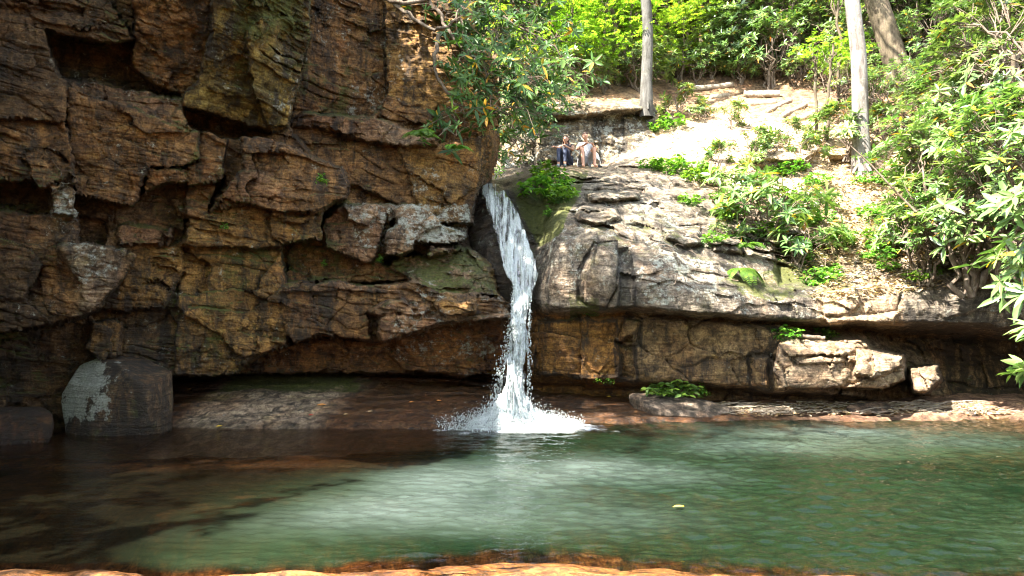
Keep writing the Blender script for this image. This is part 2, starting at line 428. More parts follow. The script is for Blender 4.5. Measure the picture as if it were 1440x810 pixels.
# (polygon in photo pixels, depth at its centre, depth change per 100 px right, per 100 px down, colour)
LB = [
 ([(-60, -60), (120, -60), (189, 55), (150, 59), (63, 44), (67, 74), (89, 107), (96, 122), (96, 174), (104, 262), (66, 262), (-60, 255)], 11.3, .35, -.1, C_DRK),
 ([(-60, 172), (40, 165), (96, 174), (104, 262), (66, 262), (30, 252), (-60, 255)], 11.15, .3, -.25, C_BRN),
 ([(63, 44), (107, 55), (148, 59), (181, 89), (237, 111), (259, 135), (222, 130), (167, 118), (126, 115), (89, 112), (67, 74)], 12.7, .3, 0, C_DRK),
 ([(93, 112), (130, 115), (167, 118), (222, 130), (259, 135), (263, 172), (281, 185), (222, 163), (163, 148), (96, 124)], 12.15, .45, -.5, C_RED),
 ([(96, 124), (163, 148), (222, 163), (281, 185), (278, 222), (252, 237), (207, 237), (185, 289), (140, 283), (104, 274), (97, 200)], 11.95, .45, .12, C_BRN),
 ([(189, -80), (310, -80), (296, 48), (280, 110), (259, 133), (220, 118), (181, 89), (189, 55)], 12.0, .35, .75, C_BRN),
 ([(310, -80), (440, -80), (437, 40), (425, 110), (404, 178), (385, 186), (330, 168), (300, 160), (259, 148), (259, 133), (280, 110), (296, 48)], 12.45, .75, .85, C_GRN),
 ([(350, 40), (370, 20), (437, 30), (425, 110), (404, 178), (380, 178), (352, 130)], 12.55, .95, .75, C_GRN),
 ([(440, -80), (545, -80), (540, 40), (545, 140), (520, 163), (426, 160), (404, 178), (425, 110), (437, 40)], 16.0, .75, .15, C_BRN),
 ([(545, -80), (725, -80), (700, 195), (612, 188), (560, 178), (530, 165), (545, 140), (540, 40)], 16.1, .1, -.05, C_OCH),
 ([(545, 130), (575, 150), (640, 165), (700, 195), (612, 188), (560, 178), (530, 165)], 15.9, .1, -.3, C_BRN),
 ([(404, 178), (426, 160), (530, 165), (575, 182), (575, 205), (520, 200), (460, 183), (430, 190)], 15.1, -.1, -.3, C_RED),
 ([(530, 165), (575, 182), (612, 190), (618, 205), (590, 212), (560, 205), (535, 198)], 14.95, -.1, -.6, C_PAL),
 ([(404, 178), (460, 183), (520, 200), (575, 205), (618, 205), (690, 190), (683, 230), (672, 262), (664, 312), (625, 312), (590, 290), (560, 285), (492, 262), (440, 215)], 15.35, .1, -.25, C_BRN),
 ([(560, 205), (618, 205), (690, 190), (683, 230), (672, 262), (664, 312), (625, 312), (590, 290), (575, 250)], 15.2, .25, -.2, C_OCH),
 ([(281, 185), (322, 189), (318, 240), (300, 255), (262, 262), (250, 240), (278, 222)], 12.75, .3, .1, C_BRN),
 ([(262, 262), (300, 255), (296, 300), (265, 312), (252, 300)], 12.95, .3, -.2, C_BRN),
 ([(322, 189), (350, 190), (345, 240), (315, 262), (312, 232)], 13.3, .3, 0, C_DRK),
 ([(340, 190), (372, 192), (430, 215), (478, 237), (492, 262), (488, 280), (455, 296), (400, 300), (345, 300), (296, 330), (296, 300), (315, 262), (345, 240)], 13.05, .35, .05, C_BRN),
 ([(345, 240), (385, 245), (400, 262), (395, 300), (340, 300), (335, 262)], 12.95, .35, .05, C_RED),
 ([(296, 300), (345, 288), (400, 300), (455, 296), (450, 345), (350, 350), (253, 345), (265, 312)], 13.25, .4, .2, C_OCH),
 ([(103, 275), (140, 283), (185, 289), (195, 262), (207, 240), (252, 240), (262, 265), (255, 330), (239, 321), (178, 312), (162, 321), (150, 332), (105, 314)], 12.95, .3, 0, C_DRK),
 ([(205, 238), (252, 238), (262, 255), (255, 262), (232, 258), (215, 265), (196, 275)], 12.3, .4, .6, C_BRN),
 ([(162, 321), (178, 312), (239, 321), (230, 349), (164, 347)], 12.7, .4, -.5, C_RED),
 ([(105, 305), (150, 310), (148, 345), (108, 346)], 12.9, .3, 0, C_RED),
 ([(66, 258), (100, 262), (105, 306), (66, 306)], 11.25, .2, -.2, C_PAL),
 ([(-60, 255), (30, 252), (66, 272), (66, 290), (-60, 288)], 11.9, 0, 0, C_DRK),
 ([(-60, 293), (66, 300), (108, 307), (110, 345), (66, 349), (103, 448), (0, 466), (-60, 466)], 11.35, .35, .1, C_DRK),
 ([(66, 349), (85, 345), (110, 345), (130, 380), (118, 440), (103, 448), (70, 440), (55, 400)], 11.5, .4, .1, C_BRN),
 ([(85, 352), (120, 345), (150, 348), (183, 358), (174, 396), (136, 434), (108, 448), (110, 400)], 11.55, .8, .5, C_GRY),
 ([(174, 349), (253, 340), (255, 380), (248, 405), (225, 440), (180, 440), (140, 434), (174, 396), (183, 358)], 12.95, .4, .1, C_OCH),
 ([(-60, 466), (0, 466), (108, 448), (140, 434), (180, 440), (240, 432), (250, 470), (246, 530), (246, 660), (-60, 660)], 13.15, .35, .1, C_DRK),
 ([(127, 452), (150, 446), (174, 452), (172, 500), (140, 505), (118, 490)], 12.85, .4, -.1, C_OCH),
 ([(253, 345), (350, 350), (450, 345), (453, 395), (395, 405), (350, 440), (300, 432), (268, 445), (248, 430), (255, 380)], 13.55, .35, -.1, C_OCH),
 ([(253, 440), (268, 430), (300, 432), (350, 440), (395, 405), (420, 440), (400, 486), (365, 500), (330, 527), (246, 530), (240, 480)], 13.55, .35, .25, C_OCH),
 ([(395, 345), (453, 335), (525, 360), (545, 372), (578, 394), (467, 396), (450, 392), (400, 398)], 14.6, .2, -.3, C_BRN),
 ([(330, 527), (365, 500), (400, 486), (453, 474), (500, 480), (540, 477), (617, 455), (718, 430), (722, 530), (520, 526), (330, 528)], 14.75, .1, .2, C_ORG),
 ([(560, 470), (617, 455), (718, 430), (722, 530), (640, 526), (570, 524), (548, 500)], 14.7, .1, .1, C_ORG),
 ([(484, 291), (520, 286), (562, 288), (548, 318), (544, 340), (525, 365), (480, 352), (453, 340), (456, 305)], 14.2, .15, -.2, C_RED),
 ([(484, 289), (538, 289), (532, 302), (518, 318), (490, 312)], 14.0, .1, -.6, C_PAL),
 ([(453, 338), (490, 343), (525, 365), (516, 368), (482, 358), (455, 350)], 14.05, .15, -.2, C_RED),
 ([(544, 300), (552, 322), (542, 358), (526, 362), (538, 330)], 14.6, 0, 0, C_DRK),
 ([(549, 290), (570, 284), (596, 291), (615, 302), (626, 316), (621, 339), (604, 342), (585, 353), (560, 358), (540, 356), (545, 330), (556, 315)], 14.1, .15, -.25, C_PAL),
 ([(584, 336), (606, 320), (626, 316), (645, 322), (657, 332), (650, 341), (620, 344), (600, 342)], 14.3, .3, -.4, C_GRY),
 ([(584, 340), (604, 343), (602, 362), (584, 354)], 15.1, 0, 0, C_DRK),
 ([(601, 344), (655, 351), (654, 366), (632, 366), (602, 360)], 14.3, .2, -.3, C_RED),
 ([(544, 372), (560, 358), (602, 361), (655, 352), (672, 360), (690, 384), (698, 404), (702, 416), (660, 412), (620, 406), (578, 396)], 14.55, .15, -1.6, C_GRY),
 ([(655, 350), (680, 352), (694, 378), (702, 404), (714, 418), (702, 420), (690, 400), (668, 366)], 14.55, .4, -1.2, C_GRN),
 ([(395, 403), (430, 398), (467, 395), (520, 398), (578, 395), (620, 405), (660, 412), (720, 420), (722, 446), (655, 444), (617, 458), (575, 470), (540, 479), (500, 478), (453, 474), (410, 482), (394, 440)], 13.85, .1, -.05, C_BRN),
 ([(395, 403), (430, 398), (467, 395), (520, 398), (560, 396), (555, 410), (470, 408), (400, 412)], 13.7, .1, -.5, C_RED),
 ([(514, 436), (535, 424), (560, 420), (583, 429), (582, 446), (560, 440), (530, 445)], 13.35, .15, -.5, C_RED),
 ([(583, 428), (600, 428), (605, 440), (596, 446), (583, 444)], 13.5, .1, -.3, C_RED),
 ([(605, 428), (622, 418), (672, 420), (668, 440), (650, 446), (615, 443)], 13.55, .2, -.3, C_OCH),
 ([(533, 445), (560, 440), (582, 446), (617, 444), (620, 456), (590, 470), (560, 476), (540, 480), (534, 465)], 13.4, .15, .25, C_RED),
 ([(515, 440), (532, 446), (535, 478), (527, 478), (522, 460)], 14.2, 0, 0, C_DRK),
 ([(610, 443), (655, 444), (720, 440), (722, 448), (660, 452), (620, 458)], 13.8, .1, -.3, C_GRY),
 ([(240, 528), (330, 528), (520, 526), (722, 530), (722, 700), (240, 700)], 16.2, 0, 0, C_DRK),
]

def right_edge(py):
    return np.interp(py, [-80, 0, 60, 120, 170, 230, 262, 312, 345, 378, 404, 418, 448, 530, 700],
                     [610, 640, 668, 686, 690, 684, 674, 664, 662, 694, 703, 720, 722, 718, 716])

def axis(segs):
    out = []
    for a, b, s in segs:
        out.append(np.arange(a, b, s))
    return np.concatenate(out + [[segs[-1][1]]])

def build_cliff():
    xs = axis([(-1700, -620, 30), (-620, -80, 9), (-80, -10, 4), (-10, 740, 1.25)])
    ys = axis([(-520, -60, 8), (-60, -6, 3), (-6, 560, 1.25), (560, 680, 4)])
    PX, PY = np.meshgrid(xs, ys)
    w = np.stack([PX / 60, PY / 60, PX * 0], -1)
    near = sstep(-60, -5, PY) * sstep(-60, -5, PX)
    wx = PX + near * (fbm(w, 1.0, 5, 3, .6) * 8 + fbm(w, 6, 3, 9) * 2)
    wy = PY + near * (fbm(w, 1.0, 5, 5, .6) * 6 + fbm(w, 6, 3, 8) * 2)
    Y = np.interp(wx, [-1700, -620, -300, -60, 0, 200, 300, 450, 700], [3.4, 6.0, 7.7, 10.7, 11.4, 13.0, 13.8, 15.2, 16.2])
    Y = Y + np.where(PY < -60, (PY + 60) * -.0018 * np.where(PX > 380, 1, .2), 0)
    Y = Y - .0065 * np.clip(-70 - PY, 0, 260) * (1 - sstep(150, 430, PX))   # unseen upper rows lean out, shaped to block sky and darken the left
    tint = np.broadcast_to(np.array(C_BRN), PX.shape + (3,)).copy()
    edge = np.full(PX.shape, 40.0)
    vis = sstep(-70, -40, PX)
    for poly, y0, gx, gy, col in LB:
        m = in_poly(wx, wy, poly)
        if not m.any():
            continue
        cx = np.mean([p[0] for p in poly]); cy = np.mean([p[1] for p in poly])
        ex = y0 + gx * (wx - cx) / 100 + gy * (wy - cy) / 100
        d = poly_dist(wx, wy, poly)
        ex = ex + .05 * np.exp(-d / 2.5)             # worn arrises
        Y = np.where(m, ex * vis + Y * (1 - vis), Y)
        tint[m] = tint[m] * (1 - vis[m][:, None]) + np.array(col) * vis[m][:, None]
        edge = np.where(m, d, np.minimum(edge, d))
    Y = box_blur(Y, 1)
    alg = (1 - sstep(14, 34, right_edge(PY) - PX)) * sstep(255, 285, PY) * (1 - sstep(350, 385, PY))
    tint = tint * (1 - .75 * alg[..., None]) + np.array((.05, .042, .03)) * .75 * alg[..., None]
    for k in range(3):
        tint[..., k] = box_blur(box_blur(tint[..., k], 5), 5)
    Y = Y + .06 * np.exp(-(edge / 1.2) ** 2) * sstep(-.25, .5, fbm(w, 1.6, 3, 58))         # open joints between blocks
    # foot below the frame-left part
    foot = sstep(470, 500, PY) * (PX < 246) 
    X0 = (PX - CX) / F * Y; Z0 = CAMZ - (PY - HZ) / F * Y
    # joint-bounded facets following the tilted bedding
    u = X0 * math.cos(.16) - Z0 * math.sin(.16); v = X0 * math.sin(.16) + Z0 * math.cos(.16)
    q = np.stack([X0, Y, Z0], -1)
    wu = fbm(q, 1.2, 3, 21) * .30; wv = fbm(q, 1.2, 3, 22) * .22
    f1, fe, r, du, dv = cells(u * .75 + wu, v * 1.15 + wv, 5)
    amp = (.30 * near + .25 * (1 - near)) * (.35 + .65 * sstep(120, 260, PY))
    Y = Y + .8 * amp * (r[0] * .45 + r[1] * du * .7 + r[2] * dv * .5) + .03 * np.exp(-(fe / .03) ** 2) * (r[1] > .2)
    f1, fe, r, du, dv = cells(u * 1.9 + wu * 2, v * 3.1 + wv * 2, 9)
    pat = sstep(-.1, .35, fbm(q, .9, 3, 77))
    Y = Y + pat * (.10 * r[0] * .5 + .22 * r[1] * du * .5 + .22 * r[2] * dv * .5 + .03 * np.exp(-(fe / .05) ** 2))
    # thin bedding steps
    bd = v * 5.0 + fbm(q, .8, 3, 31) * 1.3
    saw = bd - np.floor(bd)
    bm = sstep(-.05, .4, fbm(q, .7, 3, 33, st=(1, 1, 2.5)) + .35 * sstep(380, 460, PX) * sstep(280, 330, PY))
    Y = Y - .10 * bm * (sstep(0, .12, saw) * (1 - sstep(.85, 1, saw)) * _hash(np.floor(bd), np.zeros_like(bd), np.zeros_like(bd), 4))
    bd2 = v * 13.0 + fbm(q, .9, 3, 35) * 1.6; s2 = bd2 - np.floor(bd2)
    Y = Y - .035 * sstep(-.1, .35, fbm(q, 1.0, 3, 36, st=(1, 1, 2))) * sstep(0, .2, s2) * (1 - sstep(.8, 1, s2)) * _hash(np.floor(bd2), np.floor(u * 1.3 + wu * 3), np.zeros_like(bd), 6)
    # overhung cliff edge closes back beside the falls
    re = right_edge(PY) + near * fbm(w, 2.0, 4, 55) * 5
    dd = re - PX
    Y = Y + 2.6 * (1 - sstep(-16, 3, dd)) + .30 * (1 - sstep(0, 16, dd)) * np.clip(.5 + 1.2 * fbm(w, 1.5, 3, 57), 0, 1.2)
    p = np.stack([(PX - CX) / F * Y, Y, CAMZ - (PY - HZ) / F * Y], -1)
    n = grid_normals(p)
    disp = fbm(p, 1.6, 5, 41, .55) * .08 + fbm(p, 6, 5, 42, .66, st=(1, 1, 2.2)) * .040 - np.maximum(0, fbm(p, 2.4, 4, 43, .55, ridged=True) - .45) * .10
    p = p + n * disp[..., None]
    # plateau behind the top edge
    rows = []
    top = p[0].copy()
    for k in range(1, 9):
        t = top.copy(); d = k * 1.2
        t[:, 0] -= d * .45; t[:, 1] += d * .75; t[:, 2] += .35 * d + .15 * np.sin(t[:, 0] * 1.3 + k)
        rows.append(t)
    allp = np.concatenate([np.array(rows[::-1]), p], 0)
    nx = 8
    n2 = grid_normals(p)
    up = n2[..., 2]
    base = fbm(p, .5, 3, 61)
    moss = .22 + .35 * sstep(.35, .85, up) + .45 * base + .1 * np.exp(-(edge / 5) ** 2) * sstep(0, .4, base)
    gz = in_poly(wx, wy, [(530, 355), (660, 350), (706, 412), (620, 408), (540, 380)])
    moss += np.where(gz, .45, 0)
    gz2 = in_poly(wx, wy, [(330, -60), (437, -60), (425, 110), (404, 178), (330, 168)])
    moss += np.where(gz2, .22, 0)
    moss += np.where(in_poly(wx, wy, [(100, 0), (200, 0), (180, 90), (240, 130), (120, 60)]), .15, 0)
    lich = .16 + .16 * sstep(0, .5, fbm(p, .6, 3, 62))
    lich += .35 * sstep(0, 1, np.where(in_poly(wx, wy, [(66, 258), (102, 258), (106, 306), (66, 306)]), .6, 0))
    lich += np.where(in_poly(wx, wy, [(85, 345), (175, 350), (165, 395), (110, 400)]), .22, 0)
    lich += np.where(in_poly(wx, wy, [(484, 285), (660, 285), (660, 345), (500, 345)]), .22, 0)
    wet = np.where(PY > 500, .5, .0) + .8 * sstep(640, 690, PX) * sstep(250, 300, PY)
    wet = box_blur(wet, 6)
    stain_shade = .35 + .35 * fbm(p, .45, 3, 63) + .12 * np.exp(-(edge / 3.0) ** 2) - .25 * sstep(420, 520, PX) * sstep(250, 300, PY)
    mask = np.stack([np.clip(moss, 0, 1), np.clip(lich, 0, 1), np.clip(wet, 0, 1), np.clip(stain_shade, 0, 1)], -1)
    tint = np.clip(tint * (1 + .10 * fbm(p, 1.0, 3, 64))[..., None], 0, 1)
    def padr(a):
        return np.concatenate([np.repeat(a[:1], nx, 0), a], 0)
    tint, mask = padr(tint), padr(mask)
    nr, nc = allp.shape[:2]
    fc = grid_faces(nr, nc)
    keep = dd > -16
    keep &= ~((PX < -330) & (PY < 90 + fbm(w, .5, 3, 59) * 60 - (PX + 330) * .12))
    keep &= ~((PY < -22) & (PX > 610 + (PY + 22) * 1.3))
    keep = padr(keep).ravel()
    fc = fc[keep[fc].all(1)]
    vv, fc, at = compact(allp.reshape(-1, 3), fc, {'tint': tint.reshape(-1, 3), 'mask': mask.reshape(-1, 4)})
    o = obj('cliff', new_mesh('cliff', vv, fc, M_ROCK, at))
    tag(o, 'tall brown sandstone cliff overhanging the left side of the pool', kind='structure')

build_cliff()

# ------------------------------------------------------------------ right outcrop, sandy slope and wooded hillside (one grid, split by what it is)
COLS = {  # px: [(py, depth)] x 17 matching knots, from under the shore up to the far hill
 630: [(660, 17.2), (560, 17.2), (545, 17.1), (480, 17.0), (470, 17.0), (460, 17.0), (420, 17.0), (370, 17.0), (330, 17.1), (300, 17.2), (272, 17.4), (255, 19.5), (235, 21.5), (185, 22.0), (140, 24.5), (0, 31), (-250, 44)],
 690: [(660, 16.6), (560, 16.6), (545, 16.4), (480, 16.2), (470, 16.1), (455, 15.9), (420, 15.5), (385, 15.35), (340, 15.7), (300, 16.2), (268, 16.7), (252, 19.0), (235, 21.5), (185, 22.0), (140, 24.5), (0, 31), (-250, 44)],
 732: [(660, 16.4), (560, 16.4), (545, 16.1), (480, 15.7), (470, 15.6), (455, 15.4), (420, 15.2), (385, 15.3), (340, 15.9), (300, 16.4), (264, 16.9), (244, 18.4), (232, 20.5), (155, 21.6), (130, 24.0), (0, 31), (-250, 44)],
 752: [(660, 16.2), (548, 16.0), (530, 15.4), (456, 15.2), (446, 15.3), (428, 15.0), (400, 15.0), (365, 15.5), (330, 16.2), (290, 16.7), (255, 17.2), (238, 17.7), (230, 20.5), (150, 21.6), (128, 24.0), (0, 31), (-250, 44)],
 764: [(660, 16.2), (547, 16.0), (530, 15.1), (455, 14.9), (446, 15.1), (429, 14.5), (400, 14.5), (365, 15.0), (330, 15.9), (290, 16.6), (255, 17.1), (238, 17.7), (230, 20.5), (150, 21.6), (128, 24.0), (0, 31), (-250, 44)],
 776: [(660, 16.1), (546, 15.9), (529, 15.0), (453, 14.7), (445, 15.0), (432, 14.25), (400, 14.1), (350, 14.3), (322, 15.1), (287, 16.2), (257, 17.0), (237, 17.8), (229, 20.4), (149, 21.6), (127, 24.0), (0, 31), (-250, 44)],
 790: [(660, 16.1), (545, 15.9), (528, 14.9), (452, 14.6), (445, 15.0), (434, 14.2), (400, 14.0), (340, 14.2), (315, 14.8), (285, 16.0), (258, 16.9), (236, 17.9), (229, 20.4), (148, 21.6), (126, 24.0), (0, 31), (-250, 44)],
 850: [(660, 16.1), (545, 15.9), (529, 14.8), (450, 14.6), (441, 15.0), (432, 14.0), (395, 13.8), (335, 14.1), (313, 14.8), (288, 15.8), (262, 16.9), (238, 19.0), (231, 20.6), (146, 21.7), (125, 24.0), (0, 31), (-250, 44)],
 900: [(660, 16.1), (547, 15.8), (535, 14.7), (451, 14.5), (443, 15.0), (435, 13.8), (398, 13.65), (346, 14.2), (322, 15.1), (297, 16.1), (262, 17.4), (226, 19.4), (206, 21.0), (150, 21.9), (127, 24.2), (0, 31), (-250, 44)],
 930: [(660, 16.1), (547, 15.8), (538, 14.7), (452, 14.5), (444, 15.0), (436, 13.7), (400, 13.6), (350, 14.2), (325, 15.2), (300, 16.2), (262, 17.6), (222, 19.6), (190, 21.2), (160, 22.6), (128, 24.5), (0, 31), (-250, 44)],
 1000: [(660, 16.1), (549, 15.8), (541, 14.6), (456, 14.4), (449, 15.0), (442, 13.7), (412, 13.7), (375, 14.4), (345, 15.4), (315, 16.4), (275, 17.6), (225, 19.3), (185, 21.0), (160, 22.6), (128, 24.8), (0, 31), (-250, 44)],
 1080: [(660, 16.1), (553, 15.8), (546, 14.6), (462, 14.4), (455, 15.2), (448, 13.9), (420, 14.0), (395, 14.7), (365, 15.4), (325, 16.2), (285, 17.4), (240, 18.6), (190, 20.4), (158, 22.3), (126, 24.8), (0, 30), (-250, 42)],
 1150: [(660, 16.1), (560, 15.6), (553, 14.5), (480, 14.4), (463, 15.6), (452, 14.3), (425, 14.3), (400, 14.8), (370, 15.4), (335, 16.0), (290, 17.0), (245, 18.2), (200, 19.8), (160, 21.8), (126, 24.0), (0, 29), (-250, 40)],
 1250: [(660, 16.1), (570, 16.3), (563, 16.0), (490, 16.4), (468, 16.9), (453, 14.5), (430, 14.5), (405, 14.8), (375, 15.3), (340, 15.9), (295, 16.8), (250, 17.8), (215, 18.8), (170, 20.4), (130, 22.5), (0, 27), (-250, 37)],
 1340: [(660, 16.1), (578, 16.9), (570, 16.7), (500, 17.1), (475, 17.3), (456, 14.8), (435, 14.7), (405, 14.9), (375, 15.2), (340, 15.7), (295, 16.4), (250, 17.2), (215, 18.0), (170, 19.4), (130, 21.5), (0, 26), (-250, 35)],
 1450: [(660, 15.8), (582, 16.8), (572, 16.6), (505, 17.0), (480, 17.1), (460, 14.4), (440, 14.3), (405, 14.3), (375, 14.4), (340, 14.8), (295, 15.4), (250, 16.2), (215, 17.0), (170, 18.4), (130, 20.5), (0, 25), (-250, 34)],
 1800: [(760, 12.0), (640, 12.0), (620, 11.9), (540, 12.0), (520, 12.0), (500, 11.8), (470, 11.6), (430, 11.5), (400, 11.7), (360, 12.0), (310, 12.6), (250, 13.4), (200, 14.4), (150, 16.0), (110, 18.0), (0, 22), (-250, 30)],
 2400: [(900, 8), (760, 8), (740, 7.9), (640, 8), (620, 8), (600, 7.9), (560, 7.8), (500, 7.8), (450, 8), (400, 8.3), (330, 8.8), (260, 9.6), (190, 10.6), (120, 12), (60, 14), (0, 17), (-250, 25)],
}
KX = np.array(sorted(COLS))
KPY = np.array([[k[0] for k in COLS[x]] for x in KX], float)
KY = np.array([[k[1] for k in COLS[x]] for x in KX], float)

def column_at(px):
    pys = np.array([np.interp(px, KX, KPY[:, k]) for k in range(17)])
    Ys = np.array([np.interp(px, KX, KY[:, k]) for k in range(17)])
    return pys, Ys

def base_depth(px, py):
    pys, Ys = column_at(px)
    return np.interp(py, pys[::-1], Ys[::-1])

def band_coord(px, py):
    """which knot band a pixel is in (0 = under the shore, 16 = far hill), continuous"""
    pys, _ = column_at(px)
    return np.interp(py, pys[::-1], np.arange(16, -1, -1.0))

GRID = {}
def build_right():
    xs = axis([(625, 1448, 1.35), (1448, 1560, 5), (1560, 2400, 14)])
    ys = axis([(-250, 0, 6), (0, 130, 2.5), (130, 600, 1.25), (600, 700, 5), (700, 900, 10)])
    PX, PY = np.meshgrid(xs, ys)
    w = np.stack([PX / 60, PY / 60, PX * 0], -1)
    wpx = PX + fbm(w, 1.0, 4, 103, .6) * 9
    wpy = PY + (fbm(w, 1.0, 4, 105, .6) * 6 + fbm(w, 5, 3, 106) * 1.5) * sstep(60, 140, PY)
    kpy = np.array([np.interp(xs, KX, KPY[:, k]) for k in range(17)])
    Y = np.zeros_like(PX); B = np.zeros_like(PX)
    for j in range(len(xs)):
        # warped column: evaluate at the warped row
        pys, Ys = column_at(xs[j])
        B[:, j] = np.interp(wpy[:, j], pys[::-1], np.arange(16, -1, -1.0))
        # flat slabs stepping up from the dome to the path: risers and treads instead of an even ramp
        k = 2.1
        cw = int((xs[j] + 14 * math.sin(xs[j] * .07)) // 58)
        off = (math.sin(cw * 12.9898) * 43758.5453) % 1.0
        kb = B[:, j] * k + off * .8 + fbm(np.stack([xs[j] / 70 + 0 * ys, ys / 90, 0 * ys], -1), 1.0, 3, 171) * .5
        fr = kb - np.floor(kb)
        bs = (np.floor(kb) + sstep(.45, 1.0, fr) - (kb - B[:, j] * k)) / k
        m = sstep(7.0, 7.6, B[:, j]) * (1 - sstep(10.6, 11.1, B[:, j])) * float(sstep(800, 840, np.array(xs[j])) * (1 - sstep(1050, 1110, np.array(xs[j]))))
        Y[:, j] = np.interp(B[:, j] * (1 - m) + bs * m, np.arange(17.0), Ys)
    Y = box_blur(Y, 2)
    rocky = 1 - sstep(9.2 + 1.3 * (1 - sstep(960, 1040, wpx)), 10.6 + .9 * (1 - sstep(960, 1040, wpx)), B)
    rocky = np.maximum(rocky, np.where((wpx < 930) & (B > 11.8) & (B < 13.1), 1, 0))
    X0 = (PX - CX) / F * Y; Z0 = CAMZ - (PY - HZ) / F * Y
    q = np.stack([X0, Y, Z0], -1)
    # ledges: polygons with their own depth (same notation as the cliff)
    RB = [
     ([(868, 353), (884, 350), (890, 380), (896, 432), (884, 436), (866, 434), (872, 395)], None, .16, 0, 0),       # wet cleft, depth offset
     ([(814, 380), (835, 345), (868, 340), (872, 370), (862, 410), (850, 432), (826, 430), (812, 420)], None, -.10, 0, 0),
     ([(812, 418), (818, 372), (836, 343), (840, 346), (824, 385), (818, 424)], None, .07, 0, 0),
     ([(866, 478), (894, 470), (896, 536), (868, 534), (872, 505)], None, .4, 0, 0),
     ([(880, 448), (905, 448), (902, 485), (884, 490), (868, 478)], None, -.12, 0, 0),
     ([(760, 450), (868, 450), (866, 528), (752, 528)], None, .12, 0, 0),
     ([(1056, 500), (1082, 500), (1086, 546), (1054, 546)], None, -.15, 0, 0),
     ([(1095, 482), (1130, 474), (1217, 480), (1222, 490), (1272, 496), (1274, 536), (1240, 548), (1100, 546), (1090, 520)], 14.0, .10, .05, 0),
     ([(1095, 482), (1130, 474), (1217, 480), (1222, 490), (1180, 502), (1104, 500)], 14.0, .05, -1.8, 0),
     ([(1110, 500), (1180, 502), (1272, 498), (1270, 508), (1120, 514)], 13.9, .05, -1.0, 0),
     ([(1200, 492), (1272, 496), (1270, 515), (1232, 534), (1204, 528)], 13.75, .1, -.7, 0),
     ([(1277, 518), (1318, 514), (1322, 535), (1300, 556), (1282, 552)], 14.2, .1, -.5, 0),
     ([(1158, 412), (1205, 402), (1215, 425), (1190, 448), (1160, 446)], 14.2, .1, -.6, 0),
     ([(1205, 402), (1240, 398), (1264, 410), (1260, 440), (1215, 446), (1210, 425)], 14.5, .1, -.5, 0),
     ([(1160, 446), (1215, 444), (1262, 438), (1258, 454), (1165, 456)], 14.1, .05, -.6, 0),
     ([(1085, 350), (1110, 330), (1165, 340), (1180, 378), (1150, 410), (1095, 400)], None, .55, 0, 0),
     ([(808, 300), (818, 288), (870, 290), (876, 312), (840, 318), (812, 312)], None, -.45, 0, 0),
     ([(876, 300), (910, 302), (905, 322), (878, 318)], None, -.1, 0, 0),
     ([(930, 318), (985, 318), (990, 345), (960, 350), (935, 336)], None, -.5, 0, 0),
     ([(985, 325), (1045, 335), (1044, 360), (1000, 356)], None, -.5, 0, 0),
     ([(820, 268), (905, 266), (900, 284), (830, 286)], None, -.45, 0, 0),
     ([(750, 170), (760, 158), (820, 148), (838, 168), (836, 230), (750, 232)], None, -.2, 0, 0),
     ([(752, 150), (830, 138), (922, 142), (920, 158), (830, 165), (756, 168)], None, -.7, 0, 0),
     ([(750, 205), (790, 200), (792, 232), (750, 232)], None, -.5, 0, 0),
     ([(845, 160), (878, 158), (880, 232), (846, 232)], None, .12, 0, 0),
     ([(1020, 190), (1070, 178), (1150, 182), (1160, 215), (1130, 232), (1040, 226)], None, -.5, 0, 0),
     ([(1040, 205), (1100, 198), (1150, 212), (1140, 240), (1060, 238)], None, -.45, 0, 0),
     ([(1150, 185), (1205, 180), (1210, 222), (1165, 226)], None, -.5, 0, 0),
    ]
    edge = np.full(PX.shape, 40.0)
    for poly, y0, gx, gy, _ in RB:
        m = in_poly(wpx * .6 + PX * .4, wpy * .6 + PY * .4, poly)
        d = poly_dist(wpx * .6 + PX * .4, wpy * .6 + PY * .4, poly)
        if y0 is None:
            soft = sstep(0, 7, d) if gx < 0 else sstep(0, 4, d)
            Y = np.where(m, Y + gx * soft, Y)
        else:
            cx = np.mean([p[0] for p in poly]); cy = np.mean([p[1] for p in poly])
            Y = np.where(m, y0 + gx * (PX - cx) / 100 + gy * (PY - cy) / 100 + .1 * np.exp(-d / 5), Y)
        edge = np.where(m, d, np.minimum(edge, d))
    Y = box_blur(Y, 1)
    Y = Y + rocky * .07 * np.exp(-(edge / 1.6) ** 2)
    # joints and bedding; on the dome the layers follow its curve
    tl = .10
    u = X0 * math.cos(tl) - Z0 * math.sin(tl) * -1; v = Z0 * math.cos(tl) + X0 * math.sin(tl)
    wu = fbm(q, 1.0, 3, 121) * .35; wv = fbm(q, 1.0, 3, 122) * .22
    lower = 1 - sstep(4.0, 5.0, B)
    f1, fe, r, du, dv = cells(u * .8 + wu, v * 1.2 + wv, 15)
    Y = Y + rocky * (.12 + .22 * lower) * (r[0] * .25 + r[1] * du * .8 + r[2] * dv * .6) + rocky * lower * .05 * np.exp(-(fe / .03) ** 2)
    f1, fe, r, du, dv = cells(u * 1.8 + wu * 2, v * 3.4 + wv * 2, 19)
    pat = rocky * sstep(-.05, .4, fbm(q, .9, 3, 177))
    Y = Y + pat * (.05 + .08 * lower) * (r[0] * .6 + r[1] * du + r[2] * dv)
    bd = (v + Y * .12) * 3.0 + fbm(q, .55, 4, 131) * 2.2
    saw = bd - np.floor(bd)
    bm = rocky * sstep(-.05, .5, fbm(q, .7, 3, 133, st=(1, 1, 2.5)))
    top = sstep(7, 8.3, B) * (1 - sstep(10.5, 11.5, B)) * sstep(785, 830, wpx)
